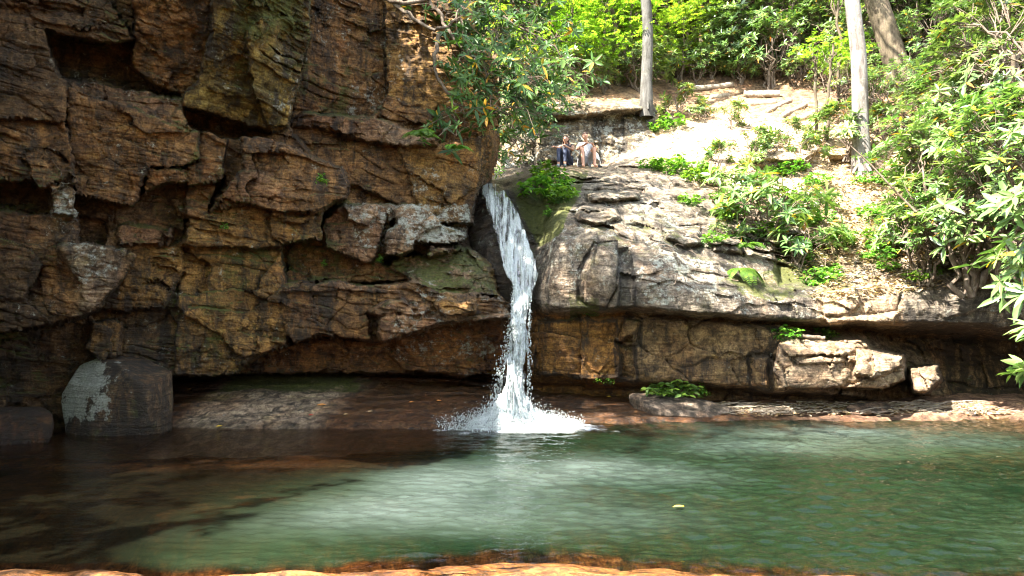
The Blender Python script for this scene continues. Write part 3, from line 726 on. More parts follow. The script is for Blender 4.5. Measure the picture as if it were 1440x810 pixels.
    Y = Y + (.06 + .30 * top) * bm * (sstep(.0, .85, saw) - sstep(.85, 1, saw) * 1.0 - .5 * (saw < .85) + .0) * (1 + .0 * saw)
    p = np.stack([(PX - CX) / F * Y, Y, CAMZ - (PY - HZ) / F * Y], -1)
    n = grid_normals(p)
    n[..., 2] = np.where(n[..., 2] < -.9, -n[..., 2], n[..., 2])
    disp = rocky * (fbm(p, 1.6, 5, 141, .55) * .07 + fbm(p, 7, 4, 142, .6) * .02) + (1 - rocky) * (fbm(p, .9, 4, 143) * .12 + fbm(p, 6, 3, 144) * .03)
    p = p + n * disp[..., None]
    GRID['p'] = p; GRID['xs'] = xs; GRID['ys'] = ys
    n2 = grid_normals(p)
    up = n2[..., 2]
    # colours that belong to the rock: ochre seep wall, buff lower wall, grey dome, sandy slope; sunlit ledge blocks are painted paler
    tint = np.zeros(PX.shape + (3,))
    low_l = np.array((.34, .200, .060)); low_r = np.array((.36, .28, .165)); dome = np.array((.285, .285, .275)); slope = np.array((.70, .64, .55))
    leafy = np.array((.60, .53, .40)); soil = np.array((.12, .085, .05)); back = np.array((.25, .235, .18)); dirt = np.array((.46, .35, .25))
    a = sstep(872, 890, wpx)[..., None]
    low = low_l * (1 - a) + low_r * a
    s = sstep(4.2, 5.0, B)[..., None]
    tint = low * (1 - s) + dome * s
    s = sstep(8.5 + 1.6 * (1 - sstep(960, 1060, wpx)), 10.2 + 1.0 * (1 - sstep(960, 1060, wpx)), B)[..., None]
    tint = tint * (1 - s) + slope * s
    lf = (sstep(7.5, 8.5, B) * sstep(1120, 1180, wpx) * (.35 + .65 * sstep(-.4, .1, fbm(p, .8, 3, 151))))[..., None]
    tint = tint * (1 - lf) + leafy * lf
    bw = np.where((wpx < 925) & (B > 11.9) & (B < 13.2), 1.0, 0)
    bw = box_blur(bw, 2)[..., None]
    tint = tint * (1 - bw) + back * bw
    s = (sstep(12.4, 13.1, B) * (1 - bw[..., 0]))[..., None]
    tint = tint * (1 - s) + dirt * s
    s = sstep(13.6, 14.4, B)[..., None]
    tint = tint * (1 - s) + soil * s
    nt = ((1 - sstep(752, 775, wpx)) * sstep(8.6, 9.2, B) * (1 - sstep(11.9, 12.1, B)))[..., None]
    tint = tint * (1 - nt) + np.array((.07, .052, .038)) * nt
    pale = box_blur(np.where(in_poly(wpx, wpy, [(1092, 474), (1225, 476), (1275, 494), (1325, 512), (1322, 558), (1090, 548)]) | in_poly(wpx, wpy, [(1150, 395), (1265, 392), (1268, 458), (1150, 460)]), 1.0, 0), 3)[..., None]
    tint = tint * (1 - pale) + np.array((.50, .44, .36)) * pale  # brightened tint stands for the sun patches on the ledge blocks
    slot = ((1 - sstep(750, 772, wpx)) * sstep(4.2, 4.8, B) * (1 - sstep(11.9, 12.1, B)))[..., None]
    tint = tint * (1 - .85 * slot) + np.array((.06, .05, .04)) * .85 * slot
    seep = in_poly(wpx, wpy, [(868, 353), (886, 350), (900, 395), (905, 432), (866, 436)])
    tint[seep] = np.array((.20, .215, .215))
    for k in range(3):
        tint[..., k] = box_blur(tint[..., k], 3)
    bse = fbm(p, .6, 3, 161)
    moss = .15 + .25 * bse + .25 * sstep(.3, .8, up) * (1 - sstep(8, 10, B))
    moss += np.where(in_poly(wpx, wpy, [(722, 236), (836, 234), (822, 262), (800, 300), (782, 330), (756, 345), (735, 300)]), .95, 0)
    moss += np.where(in_poly(wpx, wpy, [(800, 410), (838, 418), (842, 442), (800, 448)]), .5, 0)
    moss += np.where(in_poly(wpx, wpy, [(1130, 370), (1200, 400), (1150, 420), (1050, 420), (1020, 390)]), .25, 0)
    moss += np.where((wpx > 1090) & (wpx < 1180) & (wpy > 330) & (wpy < 400), .45, 0)
    moss -= sstep(9.5, 11, B) * .5 * (1 - bw[..., 0])
    lich = .15 + .22 * sstep(4.5, 5.5, B) * (1 - sstep(9, 10, B)) * (.5 + bse) + .2 * bw[..., 0]
    lich += np.where(in_poly(wpx, wpy, [(930, 350), (1000, 370), (1010, 425), (900, 430), (895, 380)]), .18, 0)
    lich -= sstep(9.5, 11, B) * .5 * (1 - bw[..., 0])
    wet = .9 * (1 - sstep(728, 775, PX + fbm(p, 1.5, 3, 163) * 12)) * (1 - sstep(10.5, 11.5, B))
    wet = np.maximum(wet, np.maximum(seep * .7, nt[..., 0] * .9))
    wet = np.maximum(wet, .5 * (1 - sstep(1.0, 2.2, B)))
    stain_shade = .25 + .3 * fbm(p, .5, 3, 164) + .4 * np.exp(-(edge / 3) ** 2) * rocky + .02 * lower - .45 * sstep(9, 10.5, B) * (1 - bw[..., 0])
    stain_shade += .35 * sstep(1240, 1300, wpx) * (1 - sstep(5.2, 6, B)) - .5 * pale[..., 0]  # shadow of the right recess put into this mask, sunlit blocks cleared
    mask = np.stack([np.clip(moss, 0, 1), np.clip(lich, 0, 1), np.clip(box_blur(wet, 3), 0, 1), np.clip(stain_shade, 0, 1)], -1)
    tint = np.clip(tint * (1 + .12 * fbm(p, 1.2, 3, 165))[..., None], 0, 1)
    fc = grid_faces(*PX.shape)
    V = p.reshape(-1, 3); at = {'tint': tint.reshape(-1, 3), 'mask': mask.reshape(-1, 4)}
    bf = B.ravel()[fc].mean(1); xf = wpx.ravel()[fc].mean(1)
    hill = (bf > 13.15) | ((bf > 9.6) & (xf > 1030 - (bf - 9.6) * 45) & ~((bf > 12.0) & (xf < 935))) | ((bf > 7.7) & (xf > 1150))
    for nm, sel in (('rock_outcrop', ~hill), ('hillside', hill)):
        vv, ff, aa = compact(V, fc[sel], at)
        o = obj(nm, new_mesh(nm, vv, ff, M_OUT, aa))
        tag(o, {'rock_outcrop': 'grey domed sandstone outcrop right of the waterfall', 'hillside': 'sandy leaf strewn slope rising behind the outcrop'}[nm], kind='structure')

build_right()

def ground(px, py):
    """world point of the outcrop / hillside behind a photo pixel"""
    i = int(np.clip(np.searchsorted(GRID['ys'], py), 0, len(GRID['ys']) - 1))
    j = int(np.clip(np.searchsorted(GRID['xs'], px), 0, len(GRID['xs']) - 1))
    return Vector([float(c) for c in GRID['p'][i, j]])

rnd = random.Random(11)
rs = np.random.RandomState(5)

# ------------------------------------------------------------------ rock shelf along the far shore, pool bed, pool
def front_y(x):
    return np.interp(x, [-9, -6.2, -5, -2, -1, 0, .8, 1.6, 3, 5.0, 7, 9, 14], [13.3, 13.1, 13.0, 13.0, 12.95, 13.2, 13.5, 13.75, 13.95, 14.1, 14.1, 14.2, 14.3])

def build_shelf():
    xs = np.arange(-9.5, 14, .026); ys = np.arange(12.3, 16.6, .026)
    X, Yg = np.meshgrid(xs, ys)
    q = np.stack([X, Yg, X * 0], -1)
    fy = front_y(X) + fbm(q, .9, 4, 201) * .22
    t = (Yg - fy)
    slope = np.interp(X, [-9, -6, -3, -1, .5, 2, 4, 9, 14], [.36, .36, .36, .30, .22, .20, .17, .15, .15])
    Z = np.where(t > 0, slope * t * (1 - .12 * np.clip(t, 0, 2)) , .5 * t) + .0
    Z += np.exp(-((t - .12) / .2) ** 2) * .04 * sstep(-7, -6, X)
    st = fbm(q, .55, 4, 202, st=(1, 2.2, 1))
    ter = Z * 7 + st * 1.4; fr = ter - np.floor(ter)
    Z += .05 * (sstep(.0, .25, fr) - fr) * sstep(0, .2, t)
    Z += fbm(q, 1.3, 5, 203, .55) * .06 + fbm(q, 9, 4, 204, .6) * .014
    p = np.stack([X, Yg, Z], -1)
    grey = sstep(-6.8, -6.2, X) * (1 - sstep(-3.9, -3.0, X + fbm(q, .8, 4, 205) * .9))
    rt = sstep(1.6, 2.4, X) * (1 - sstep(4.0, 4.8, X))
    tint = np.array((.21, .118, .06)) * (1 - grey[..., None]) + np.array((.46, .40, .34)) * grey[..., None]
    pk = sstep(5.0, 6.5, X)[..., None]
    tint = tint * (1 - pk) + np.array((.40, .29, .23)) * pk
    wet = .85 * (1 - grey) * (1 - .85 * pk[..., 0]) + .0
    wet = np.maximum(wet, .85 * (1 - sstep(.03, .16, Z + .03 * st)))
    moss = .05 + .85 * grey * sstep(1.55, 2.0, t + st * .5) + .2 * (1 - grey) * sstep(.2, .5, st)
    lich = .15 * grey
    mask = np.stack([moss, lich, wet, .3 + .3 * st - .3 * pk[..., 0]], -1).clip(0, 1)
    o = obj('rock_shelf', new_mesh('rock_shelf', p.reshape(-1, 3), grid_faces_up(*X.shape), M_OUT, {'tint': tint.reshape(-1, 3), 'mask': mask.reshape(-1, 4)}))
    tag(o, 'low wet brown rock shelf at the foot of the cliffs', kind='structure')
build_shelf()

def bed_depth(X, Y):
    q = np.stack([X, Y, X * 0], -1)
    n = fbm(q, .45, 4, 211)
    d = 2.2 * sstep(0, 3.0, 13.3 - Y + n * .6)
    left = 1 - sstep(-1.6, .4, X - (Y - 10.2) * .55 + n * 1.2)
    back = sstep(8.2, 9.8, Y + n * .9)
    d = d * (1 - .93 * left * back) * (1 - .35 * left)
    yb = 5.28 + .56 * np.exp(-((X - .05) / 1.75) ** 2) + .30 * (1 - sstep(-3.3, -2.6, X)) + fbm(q, 1.3, 5, 215, .6) * .16
    fg = 1 - sstep(-.02, .10, Y - yb)
    d = d * sstep(.03, .42, Y - yb) * (1 - fg) + (.30 * np.clip(Y - yb, 0, 1)) + fg * (.012 + fbm(q, 2.5, 4, 217) * .05)
    d = np.where(fg > .5, d - .065, d)
    d += .16 * sstep(5.2, 6.6, Y) + fbm(q, 1.5, 4, 212) * .05 + .05
    return d

def build_pool():
    xs = np.concatenate([np.arange(-15, -5, .2), np.arange(-5, 5, .05), np.arange(5, 22, .2)]); ys = np.concatenate([np.arange(.5, 4.8, .2), np.arange(4.8, 6.8, .03), np.arange(6.8, 16.6, .09)])
    X, Y = np.meshgrid(xs, ys)
    D = np.maximum(bed_depth(X, Y), -.02)
    D = np.where(Y > 14.2, np.maximum(D, .4), D)
    tint = np.broadcast_to(np.array((.46, .22, .075)), X.shape + (3,)).reshape(-1, 3)
    mask = np.broadcast_to(np.array((0, .0, .0, .25)), X.shape + (4,)).reshape(-1, 4)
    o = obj('pool_bed', new_mesh('pool_bed', np.stack([X, Y, -D], -1).reshape(-1, 3), grid_faces_up(*X.shape), M_OUT, {'tint': tint, 'mask': mask}))
    tag(o, 'orange brown rock bed under the pool', kind='structure')
    # water surface: rows spaced by how far away they are
    ys = [1.0]
    while ys[-1] < 16.2:
        ys.append(ys[-1] + max(.010, .0022 * ys[-1] ** 1.15))
    ys = np.array(ys); xs = np.concatenate([np.arange(-13, -9, .2), np.arange(-9, 11.5, .034), np.arange(11.5, 21, .25)])
    X, Y = np.meshgrid(xs, ys)
    q = np.stack([X, Y, X * 0], -1)
    r = np.sqrt((X - .15) ** 2 + (Y - 13.2) ** 2)
    calm = .35 + .65 * sstep(-4.5, .5, X + (9 - Y) * .35)
    wob = fbm(q, .5, 3, 221) * 1.5
    Z = .010 * np.sin(r * 9.0 + wob * 3 + fbm(q, 1.2, 2, 227) * 3) * np.exp(-r / 4.5)
    Z += fbm(q, 1.3, 2, 222, .5, (1.0, 1.5, 1)) * .020 * calm
    Z += fbm(q, 6.0, 2, 223, .5, (.8, 1.7, 1)) * .019 * calm * (1 + .45 * sstep(.5, 3, X))
    Z += fbm(q, 12, 2, 224, .5, (.8, 1.5, 1)) * .0085 * calm
    Z += .03 * np.exp(-(r / .9) ** 2) * fbm(q, 6, 3, 225)
    D = np.maximum(bed_depth(X, Y), 0)
    Dn = D + fbm(q, 1.0, 4, 226) * .12
    turb = 1 - np.exp(-np.maximum(Dn - .06, 0) * 1.25)
    def blob(px, py, rx, ry, ang=0):
        c = np.array([(px - CX) / F, 1.0]) * (CAMZ * F / (py - HZ))
        dx, dy = X - c[0], Y - c[1]
        ca, sa = math.cos(ang), math.sin(ang)
        a, b = (dx * ca + dy * sa) / rx, (-dx * sa + dy * ca) / ry
        return np.exp(-(a * a + b * b))
    nz = .7 + .7 * fbm(q, .8, 4, 228) + .25 * fbm(q, 3, 3, 229)
    milk = (.95 * blob(690, 668, 1.5, 1.0, .1) + .75 * blob(560, 712, 1.2, .9, .5) + .6 * blob(400, 745, 1.2, .6, .5) + .65 * blob(850, 660, 1.4, .8) + .5 * blob(760, 740, 1.6, 1.0)
            + .9 * blob(1160, 605, 2.3, .9) + .5 * blob(1060, 630, 1.5, .8) + .35 * blob(1300, 622, 2, .6) + .35 * blob(250, 770, .9, .4)) * nz
    milk = np.clip(milk, 0, 1) * (.25 + .75 * sstep(-3.2, -1.2, X)) * sstep(6.0, 7.2, Y)
    foam = np.exp(-(np.sqrt(((X - .05) / 1.7) ** 2 + ((Y - 13.05) / .8) ** 2)) ** 1.6)
    foam = sstep(.40, .80, foam + .55 * fbm(q, 3.0, 5, 230, .68))
    deep = np.array((.0036, .0105, .0045)); mid = np.array((.0118, .0205, .0098)); milkc = np.array((.058, .076, .068)); brown = np.array((.0034, .0032, .0018))
    g = sstep(-.3, .5, fbm(q, .35, 3, 231))[..., None]
    c = deep * (1 - g) + mid * g
    xb = -2.75 + (Y - 6.3) * .24 + fbm(q, .5, 3, 233) * .8
    lf = (1 - sstep(-1.3, .9, X - xb))[..., None]
    c = c * (1 - lf) + brown * lf  # left of the cliff's shadow line, shade put into the water colour
    c = c * (1 - .8 * milk[..., None]) + milkc * .8 * milk[..., None]
    turb = np.clip(turb * (.86 + .1 * g[..., 0]) + .45 * milk, 0, .97)
    turb = np.maximum(turb, .80 * lf[..., 0] * sstep(.25, .55, Dn) * (1 - sstep(9.0, 10.5, Y)))
    sh = lf[..., 0] * sstep(9.0, 10.5, Y)          # red brown shallows over the shelf
    c = c * (1 - .8 * sh[..., None]) + np.array((.060, .026, .010)) * .8 * sh[..., None]
    turb = turb * (1 - .45 * sh)
    c = c * (1 - foam[..., None]) + np.array((.85, .88, .9)) * foam[..., None]
    turb = np.maximum(turb, foam)
    o = obj('pool_water', new_mesh('pool_water', np.stack([X, Y, Z], -1).reshape(-1, 3), grid_faces_up(*X.shape), water_material(),
                              {'wcol': c.reshape(-1, 3), 'turb': turb.ravel(), 'foam': foam.ravel()}))
    tag(o, 'rippled green plunge pool with milky swirls below the waterfall', kind='structure')

def water_material():
    t = NT('pool_water')
    co = t.n('ShaderNodeTexCoord').outputs['Object']
    wc = t.attr('wcol').outputs['Color']; tb = t.attr('turb').outputs['Fac']; fo = t.attr('foam').outputs['Fac']
    n = t.noise(t.mapping(co, (1, 1.4, 1)), 22, 3, .5)
    nb = t.bump(n, .25, .03)
    dif = t.n('ShaderNodeBsdfDiffuse'); t.l(wc, dif.inputs[0])
    tr = t.n('ShaderNodeBsdfTransparent'); tr.inputs[0].default_value = (.97, .93, .84, 1)
    mb = t.n('ShaderNodeMixShader'); t.l(tb, mb.inputs[0]); t.l(tr.outputs[0], mb.inputs[1]); t.l(dif.outputs[0], mb.inputs[2])
    gl = t.n('ShaderNodeBsdfGlossy'); gl.inputs['Roughness'].default_value = .04; t.l(nb, gl.inputs['Normal'])
    fr = t.n('ShaderNodeFresnel'); fr.inputs['IOR'].default_value = 1.33; t.l(nb, fr.inputs['Normal'])
    f = t.math('MULTIPLY', fr.outputs[0], t.math('SUBTRACT', 1.0, t.math('MULTIPLY', fo, .8)))
    ms = t.n('ShaderNodeMixShader'); t.l(f, ms.inputs[0]); t.l(mb.outputs[0], ms.inputs[1]); t.l(gl.outputs[0], ms.inputs[2])
    return t.done(ms.outputs[0])
build_pool()

# ------------------------------------------------------------------ loose boulders
import bmesh
def unit_(v):
    return v / np.linalg.norm(v)

def boulder(name, pts, mat, seed, p=16, rough=.05, sub=6, tint=(.2, .14, .09), lich=.2, moss=.2, wet=.2, parent=None, top_lich=0, lich_dir=None):
    pts = np.array(pts, float); c = pts.mean(0)
    bm = bmesh.new()
    vs = [bm.verts.new(v - c) for v in pts]
    bmesh.ops.convex_hull(bm, input=vs)
    bm.normal_update()
    pl = [(np.array(f.normal), f.normal.dot(f.verts[0].co)) for f in bm.faces]
    bm.free()
    bm = bmesh.new(); bmesh.ops.create_icosphere(bm, subdivisions=sub, radius=1)
    d = np.array([v.co[:] for v in bm.verts]); fc = np.array([[v.index for v in f.verts] for f in bm.faces]); bm.free()
    s = np.zeros(len(d))
    cr = np.random.RandomState(seed)
    hull = np.array(pts) - c
    for _ in range(18):          # chipped corners
        n = unit_(cr.normal(0, 1, 3)); pl.append((n, (hull @ n).max() * cr.uniform(.82, .95)))
    for n, k in pl:
        s += np.maximum(d @ n / max(k, 1e-3), 0) ** p
    v = d * (s ** (-1.0 / p))[:, None]
    v = v + d * (fbm(v, 1.4 / np.abs(v).max(), 4, seed)[:, None] * rough * 1.6 + fbm(v, 9.0 / np.abs(v).max(), 4, seed + 3, .6)[:, None] * rough * .4)
    q = v * 1.0
    lm = np.full(len(v), lich)
    if lich_dir is not None:
        ld = np.array(lich_dir) / np.linalg.norm(lich_dir)
        lm = lm + .66 * sstep(.10, .95, (d @ ld) + .9 * fbm(v, 2.2, 6, seed + 9, .7))
    mask = np.stack([np.full(len(v), moss) - .15 * d[:, 2], lm, np.full(len(v), wet) + .6 * sstep(-.1, -.4, v[:, 2] / np.abs(v[:, 2]).max()), np.full(len(v), .45)], -1).clip(0, 1)
    tn = np.broadcast_to(np.array(tint), (len(v), 3)) * (1 + .15 * fbm(v, 2.0, 3, seed + 5))[:, None]
    me = new_mesh(name, v, fc, mat, {'tint': tn, 'mask': mask})
    return obj(name, me, parent, tuple(c))

o = boulder('boulder', [P3(209, 529, 12.15), P3(209, 622, 12.2), P3(81, 560, 12.5), P3(90, 612, 12.35), P3(125, 622, 12.2), P3(119, 500, 13.0), P3(158, 499, 13.3), P3(242, 514, 13.1), P3(247, 604, 12.9),
             P3(205, 500, 13.9), P3(120, 510, 14.0), P3(110, 600, 13.9), P3(240, 590, 13.9), P3(160, 655, 12.6)], M_OUT, 301, 300, .032, 6, (.17, .125, .08), .06, .30, .15, lich_dir=(-.55, -.75, .35))
tag(o, 'big dark squared boulder with white lichen on its slanting face, standing in the shallows', 'boulder')
o = boulder('boulder', [P3(-60, 575, 11.6), P3(10, 572, 11.9), P3(66, 570, 12.0), P3(78, 590, 11.6), P3(74, 628, 11.4), P3(0, 640, 11.1), P3(-70, 640, 11.2), P3(40, 585, 12.9), P3(-50, 585, 12.9), P3(70, 640, 12.5)],
       M_OUT, 311, 14, .05, 6, (.15, .085, .05), .0, .2, .75)
tag(o, 'low wet brown boulder at the pool edge beside the lichen boulder', 'boulder')
o = boulder('rock_slab', [P3(862, 548, 15.2), P3(905, 553, 14.9), P3(1000, 560, 14.9), P3(1052, 576, 14.35), P3(1058, 584, 14.2), P3(990, 588, 14.0), P3(930, 582, 14.0), P3(890, 566, 14.5), P3(900, 600, 14.6), P3(1040, 600, 14.6)],
       M_OUT, 321, 12, .03, 6, (.36, .33, .31), .1, .05, .05)
tag(o, 'flat grey rock slab sloping into the water right of the waterfall', 'rock slab')
for k, (pts, lb) in enumerate([
    ([P3(1180, 566, 14.6), P3(1255, 562, 14.8), P3(1262, 578, 14.4), P3(1190, 584, 14.2), P3(1200, 590, 14.6), P3(1250, 590, 14.7)], 'pale flat stone among the driftwood on the right shore'),
    ([P3(1050, 573, 14.6), P3(1120, 570, 14.8), P3(1128, 582, 14.4), P3(1065, 588, 14.2), P3(1080, 592, 14.7)], 'low grey stone at the tip of the flat slab on the right shore'),
    ([P3(1300, 570, 14.8), P3(1372, 572, 14.8), P3(1380, 584, 14.4), P3(1310, 588, 14.3), P3(1340, 594, 14.7)], 'low reddish stone at the far right end of the shore')]):
    o = boulder('stone', pts, M_OUT, 330 + k, 10, .02, 5, (.36, .28, .23), .1, .05, .1)
    tag(o, lb, 'stone')

# ------------------------------------------------------------------ waterfall
def foam_material(name, thin):
    t = NT(name)
    al = t.attr('alpha').outputs['Fac']
    co = t.n('ShaderNodeTexCoord').outputs['Object']
    n = t.noise(co, 28, 5, .7)
    c = t.mix(t.rng(n, .3, .7), (.40, .47, .47), (.82, .85, .85))
    d = t.principled(c, .35, t.bump(n, .5, .03), .4)
    tl = t.n('ShaderNodeBsdfTranslucent'); t.l(c, tl.inputs[0])
    m1 = t.n('ShaderNodeMixShader'); m1.inputs[0].default_value = .4; t.l(d, m1.inputs[1]); t.l(tl.outputs[0], m1.inputs[2])
    if not thin:
        return t.done(m1.outputs[0])
    tr = t.n('ShaderNodeBsdfTransparent')
    gl = t.n('ShaderNodeBsdfGlossy'); gl.inputs['Roughness'].default_value = .12
    wet = t.n('ShaderNodeMixShader'); wet.inputs[0].default_value = .10; t.l(tr.outputs[0], wet.inputs[1]); t.l(gl.outputs[0], wet.inputs[2])
    m2 = t.n('ShaderNodeMixShader'); t.l(al, m2.inputs[0]); t.l(wet.outputs[0], m2.inputs[1]); t.l(m1.outputs[0], m2.inputs[2])
    return t.done(m2.outputs[0])
M_FOAM = foam_material('white_water_sheet', True)
M_DROP = foam_material('white_water_drops', False)

WF = [  # py, left px, right px, depth
 (258, 680, 704, 18.2), (263, 675, 706, 17.0), (268, 675, 709, 16.5), (278, 679, 716, 16.2), (300, 688, 729, 15.8), (330, 697, 741, 15.4), (360, 704, 752, 15.0), (385, 712, 757, 14.75), (398, 720, 754, 14.6),
 (408, 721, 750, 14.5), (430, 719, 747, 14.35), (455, 718, 746, 14.2), (480, 715, 745, 14.05), (510, 709, 745, 13.9), (540, 703, 744, 13.75), (565, 698, 744, 13.6), (590, 690, 748, 13.45), (606, 680, 756, 13.4)]
def build_waterfall():
    root = thing('waterfall', 'white waterfall pouring through the notch between cliff and grey dome', 'waterfall', tuple(P3(720, 600, 13.3)))
    rl = np.array(root.location)
    pys = np.arange(258, 606, .8); us = np.linspace(-1, 1, 90)
    W = np.array(WF)
    L = np.interp(pys, W[:, 0], W[:, 1]); R = np.interp(pys, W[:, 0], W[:, 2]); Yd = np.interp(pys, W[:, 0], W[:, 3])
    U, PYg = np.meshgrid(us, pys)
    Lg, Rg, Yg = L[:, None] + 0 * U, R[:, None] + 0 * U, Yd[:, None] + 0 * U
    fall = sstep(395, 470, PYg)
    parts = []
    for layer in range(2):
        s = np.stack([U * 1.0, PYg * 0, PYg / 40 + layer * 7], -1)
        ragged = (fbm(np.stack([np.sign(U), PYg / 14, U * 0 + layer], -1), 1.0, 4, 401) * (3 + 5 * fall))
        cx = (Lg + Rg) / 2 + fbm(np.stack([PYg / 30, U * 0, U * 0 + layer * 3], -1), 1, 3, 402) * (1 + 3 * fall)
        hw = (Rg - Lg) / 2 * (1 - .26 * fall * (1 - sstep(540, 600, PYg))) + ragged * np.abs(U)
        px = cx + U * hw
        q = np.stack([px / 5.0, PYg / 62.0, np.full_like(px, layer * 5.0)], -1)
        strand = fbm(q, 1.0, 5, 403, .6)
        clump = fbm(np.stack([px / 9, PYg / 22, np.full_like(px, layer * 3.)], -1), 1.0, 5, 404, .6)
        bulge = np.sqrt(np.clip(1 - U * U, 0, 1)) * (.12 + .10 * fall)
        Y = Yg - bulge * (1 if layer == 0 else .4) - strand * (.10 + .05 * fall) - clump * .12 * (.4 + fall) + layer * .10
        p = np.stack([(px - CX) / F * Y, Y, CAMZ - (PYg - HZ) / F * Y], -1)
        edge = 1 - np.abs(U)
        a = .46 + 1.7 * strand + 1.0 * clump - .9 * np.exp(-edge / .10) * (1 + .4 * fall)
        a += .35 * sstep(320, 400, PYg) - .15 * (1 - sstep(262, 300, PYg)) * (1 + 1.5 * strand)
        # the left foot of the fall breaks up into blobs
        a -= .75 * fall * sstep(-.1, -1.0, U) * sstep(470, 520, PYg) * (1 - .9 * clump)
        parts.append((p, sstep(.10, .75, a)))
    V = np.concatenate([p.reshape(-1, 3) for p, _ in parts]) - rl
    A = np.concatenate([a.ravel() for _, a in parts])
    f = grid_faces(*U.shape); fc = np.concatenate([f, f + U.size])
    obj('falling_sheet', new_mesh('falling_sheet', V, fc, M_FOAM, {'alpha': A}), root)
    # clear water gliding down the rock beside the white sheet
    # splash mound
    th = np.linspace(-math.pi * .98, math.pi * .98, 200); rr = np.linspace(0, 1, 70)
    T, Rr = np.meshgrid(th, rr)
    q = np.stack([np.cos(T) * 1.2, np.sin(T) * 1.2, Rr * 2.2], -1)
    n = fbm(q, 1.6, 5, 411, .6); n2 = fbm(q * np.array([6, 6, 2]), 1.0, 4, 412, .6)
    ext = 1 + .35 * n
    x = np.cos(T) * Rr * 1.25 * ext; y = np.sin(T) * Rr * .6 * ext
    n3_ = fbm(q * np.array([14, 14, 6]), 1.0, 3, 413, .6)
    h = (.62 * np.exp(-Rr * 3.4) + .16 * (1 - Rr)) * (1 + .5 * n + .75 * n2 + .5 * n3_) + .05 * n3_ * (1 - Rr)
    p = np.stack([x + .0, y - .02, h - .035], -1)
    a = sstep(.15, .75, 1.15 - Rr * 1.05 + 1.3 * n2 * (.3 + Rr) + .6 * n + .9 * n3_)
    base = np.array([P3(722, 600, 13.3)[0], 13.30, 0]) - rl
    obj('splash', new_mesh('splash', p.reshape(-1, 3) + base, grid_faces(*T.shape), M_FOAM, {'alpha': a.ravel()}), root)
    # flying drops
    ico = np.array([(0, 0, 1), (.894, 0, .447), (.276, .851, .447), (-.724, .526, .447), (-.724, -.526, .447), (.276, -.851, .447), (.724, .526, -.447), (-.276, .851, -.447), (-.894, 0, -.447), (-.276, -.851, -.447), (.724, -.526, -.447), (0, 0, -1)])
    icf = np.array([(0, 1, 2), (0, 2, 3), (0, 3, 4), (0, 4, 5), (0, 5, 1), (1, 6, 2), (2, 7, 3), (3, 8, 4), (4, 9, 5), (5, 10, 1), (2, 6, 7), (3, 7, 8), (4, 8, 9), (5, 9, 10), (1, 10, 6), (11, 7, 6), (11, 8, 7), (11, 9, 8), (11, 10, 9), (11, 6, 10)])
    P, S = [], []
    for k in range(24000):           # thrown out of the plunge
        ang = rs.uniform(0, 2 * math.pi); sp = abs(rs.normal(0, 1))
        d = rs.uniform(.05, 1) ** 1.1
        r = d * (1.6 if math.cos(ang) < 0 else 1.4)
        top = .60 * math.exp(-d * 1.5)
        P.append((math.cos(ang) * r, math.sin(ang) * r * .5, abs(rs.normal(0, .5)) * top + .005)); S.append(rs.choice([.003, .005, .007, .010], p=[.42, .33, .19, .06]) * rs.uniform(.8, 1.2))
    for k in range(1500):            # torn off the falling column
        py = rs.uniform(400, 590); Yd_ = np.interp(py, W[:, 0], W[:, 3]); l = np.interp(py, W[:, 0], W[:, 1]); r_ = np.interp(py, W[:, 0], W[:, 2])
        side = rs.choice([-1, 1], p=[.68, .32])
        px = (l - abs(rs.normal(0, 1)) * (1 + (py - 400) * .05)) if side < 0 else (r_ + abs(rs.normal(0, 1)) * (1 + (py - 400) * .02))
        px += 3 * side * -1
        w = P3(px, py, Yd_ + rs.uniform(-.25, .2)) - (rl + base)
        P.append(tuple(w)); S.append(rs.choice([.005, .008, .012, .017], p=[.45, .3, .17, .08]) * rs.uniform(.8, 1.2))
    P = np.array(P); S = np.array(S)
    st = np.stack([np.ones(len(S)), np.ones(len(S)), 1 + rs.uniform(0, 1.6, len(S))], -1)
    jit = 1 + rs.uniform(-.2, .2, (len(S), 12, 1))
    V = (P[:, None, :] + ico[None] * jit * (S[:, None] * st)[:, None, :]).reshape(-1, 3) + base
    fc = (icf[None] + (np.arange(len(S)) * 12)[:, None, None]).reshape(-1, 3)
    d = obj('spray', new_mesh('spray', V, fc, M_DROP), root)
    d['kind'] = 'stuff'
build_waterfall()

# ------------------------------------------------------------------ vegetation builders
class Tubes:
    def __init__(s): s.V = []; s.Fq = []; s.n = 0
    def add(s, pts, rad, sides=5):
        pts = np.asarray(pts, float); k = len(pts)
        rad = np.interp(np.linspace(0, 1, k), np.linspace(0, 1, len(rad)), rad)
        tan = np.gradient(pts, axis=0); tan /= np.linalg.norm(tan, axis=1, keepdims=True) + 1e-9
        ref = np.array([.3, .9, .31]) if abs(tan[0, 1]) < .8 else np.array([.9, .1, .4])
        a = np.cross(tan, ref); a /= np.linalg.norm(a, axis=1, keepdims=True) + 1e-9
        b = np.cross(tan, a)
        th = np.linspace(0, 2 * math.pi, sides, endpoint=False)
        ring = pts[:, None] + (a[:, None] * np.cos(th)[None, :, None] + b[:, None] * np.sin(th)[None, :, None]) * rad[:, None, None]
        s.V.append(ring.reshape(-1, 3))
        i = np.arange(k * sides).reshape(k, sides) + s.n
        j = np.roll(i, -1, 1)
        s.Fq.append(np.stack([i[:-1], j[:-1], j[1:], i[1:]], -1).reshape(-1, 4))
        s.n += k * sides
    def mesh(s, name, mat, shift=(0, 0, 0)):
        return new_mesh(name, np.concatenate(s.V) - np.array(shift), np.concatenate(s.Fq), mat)

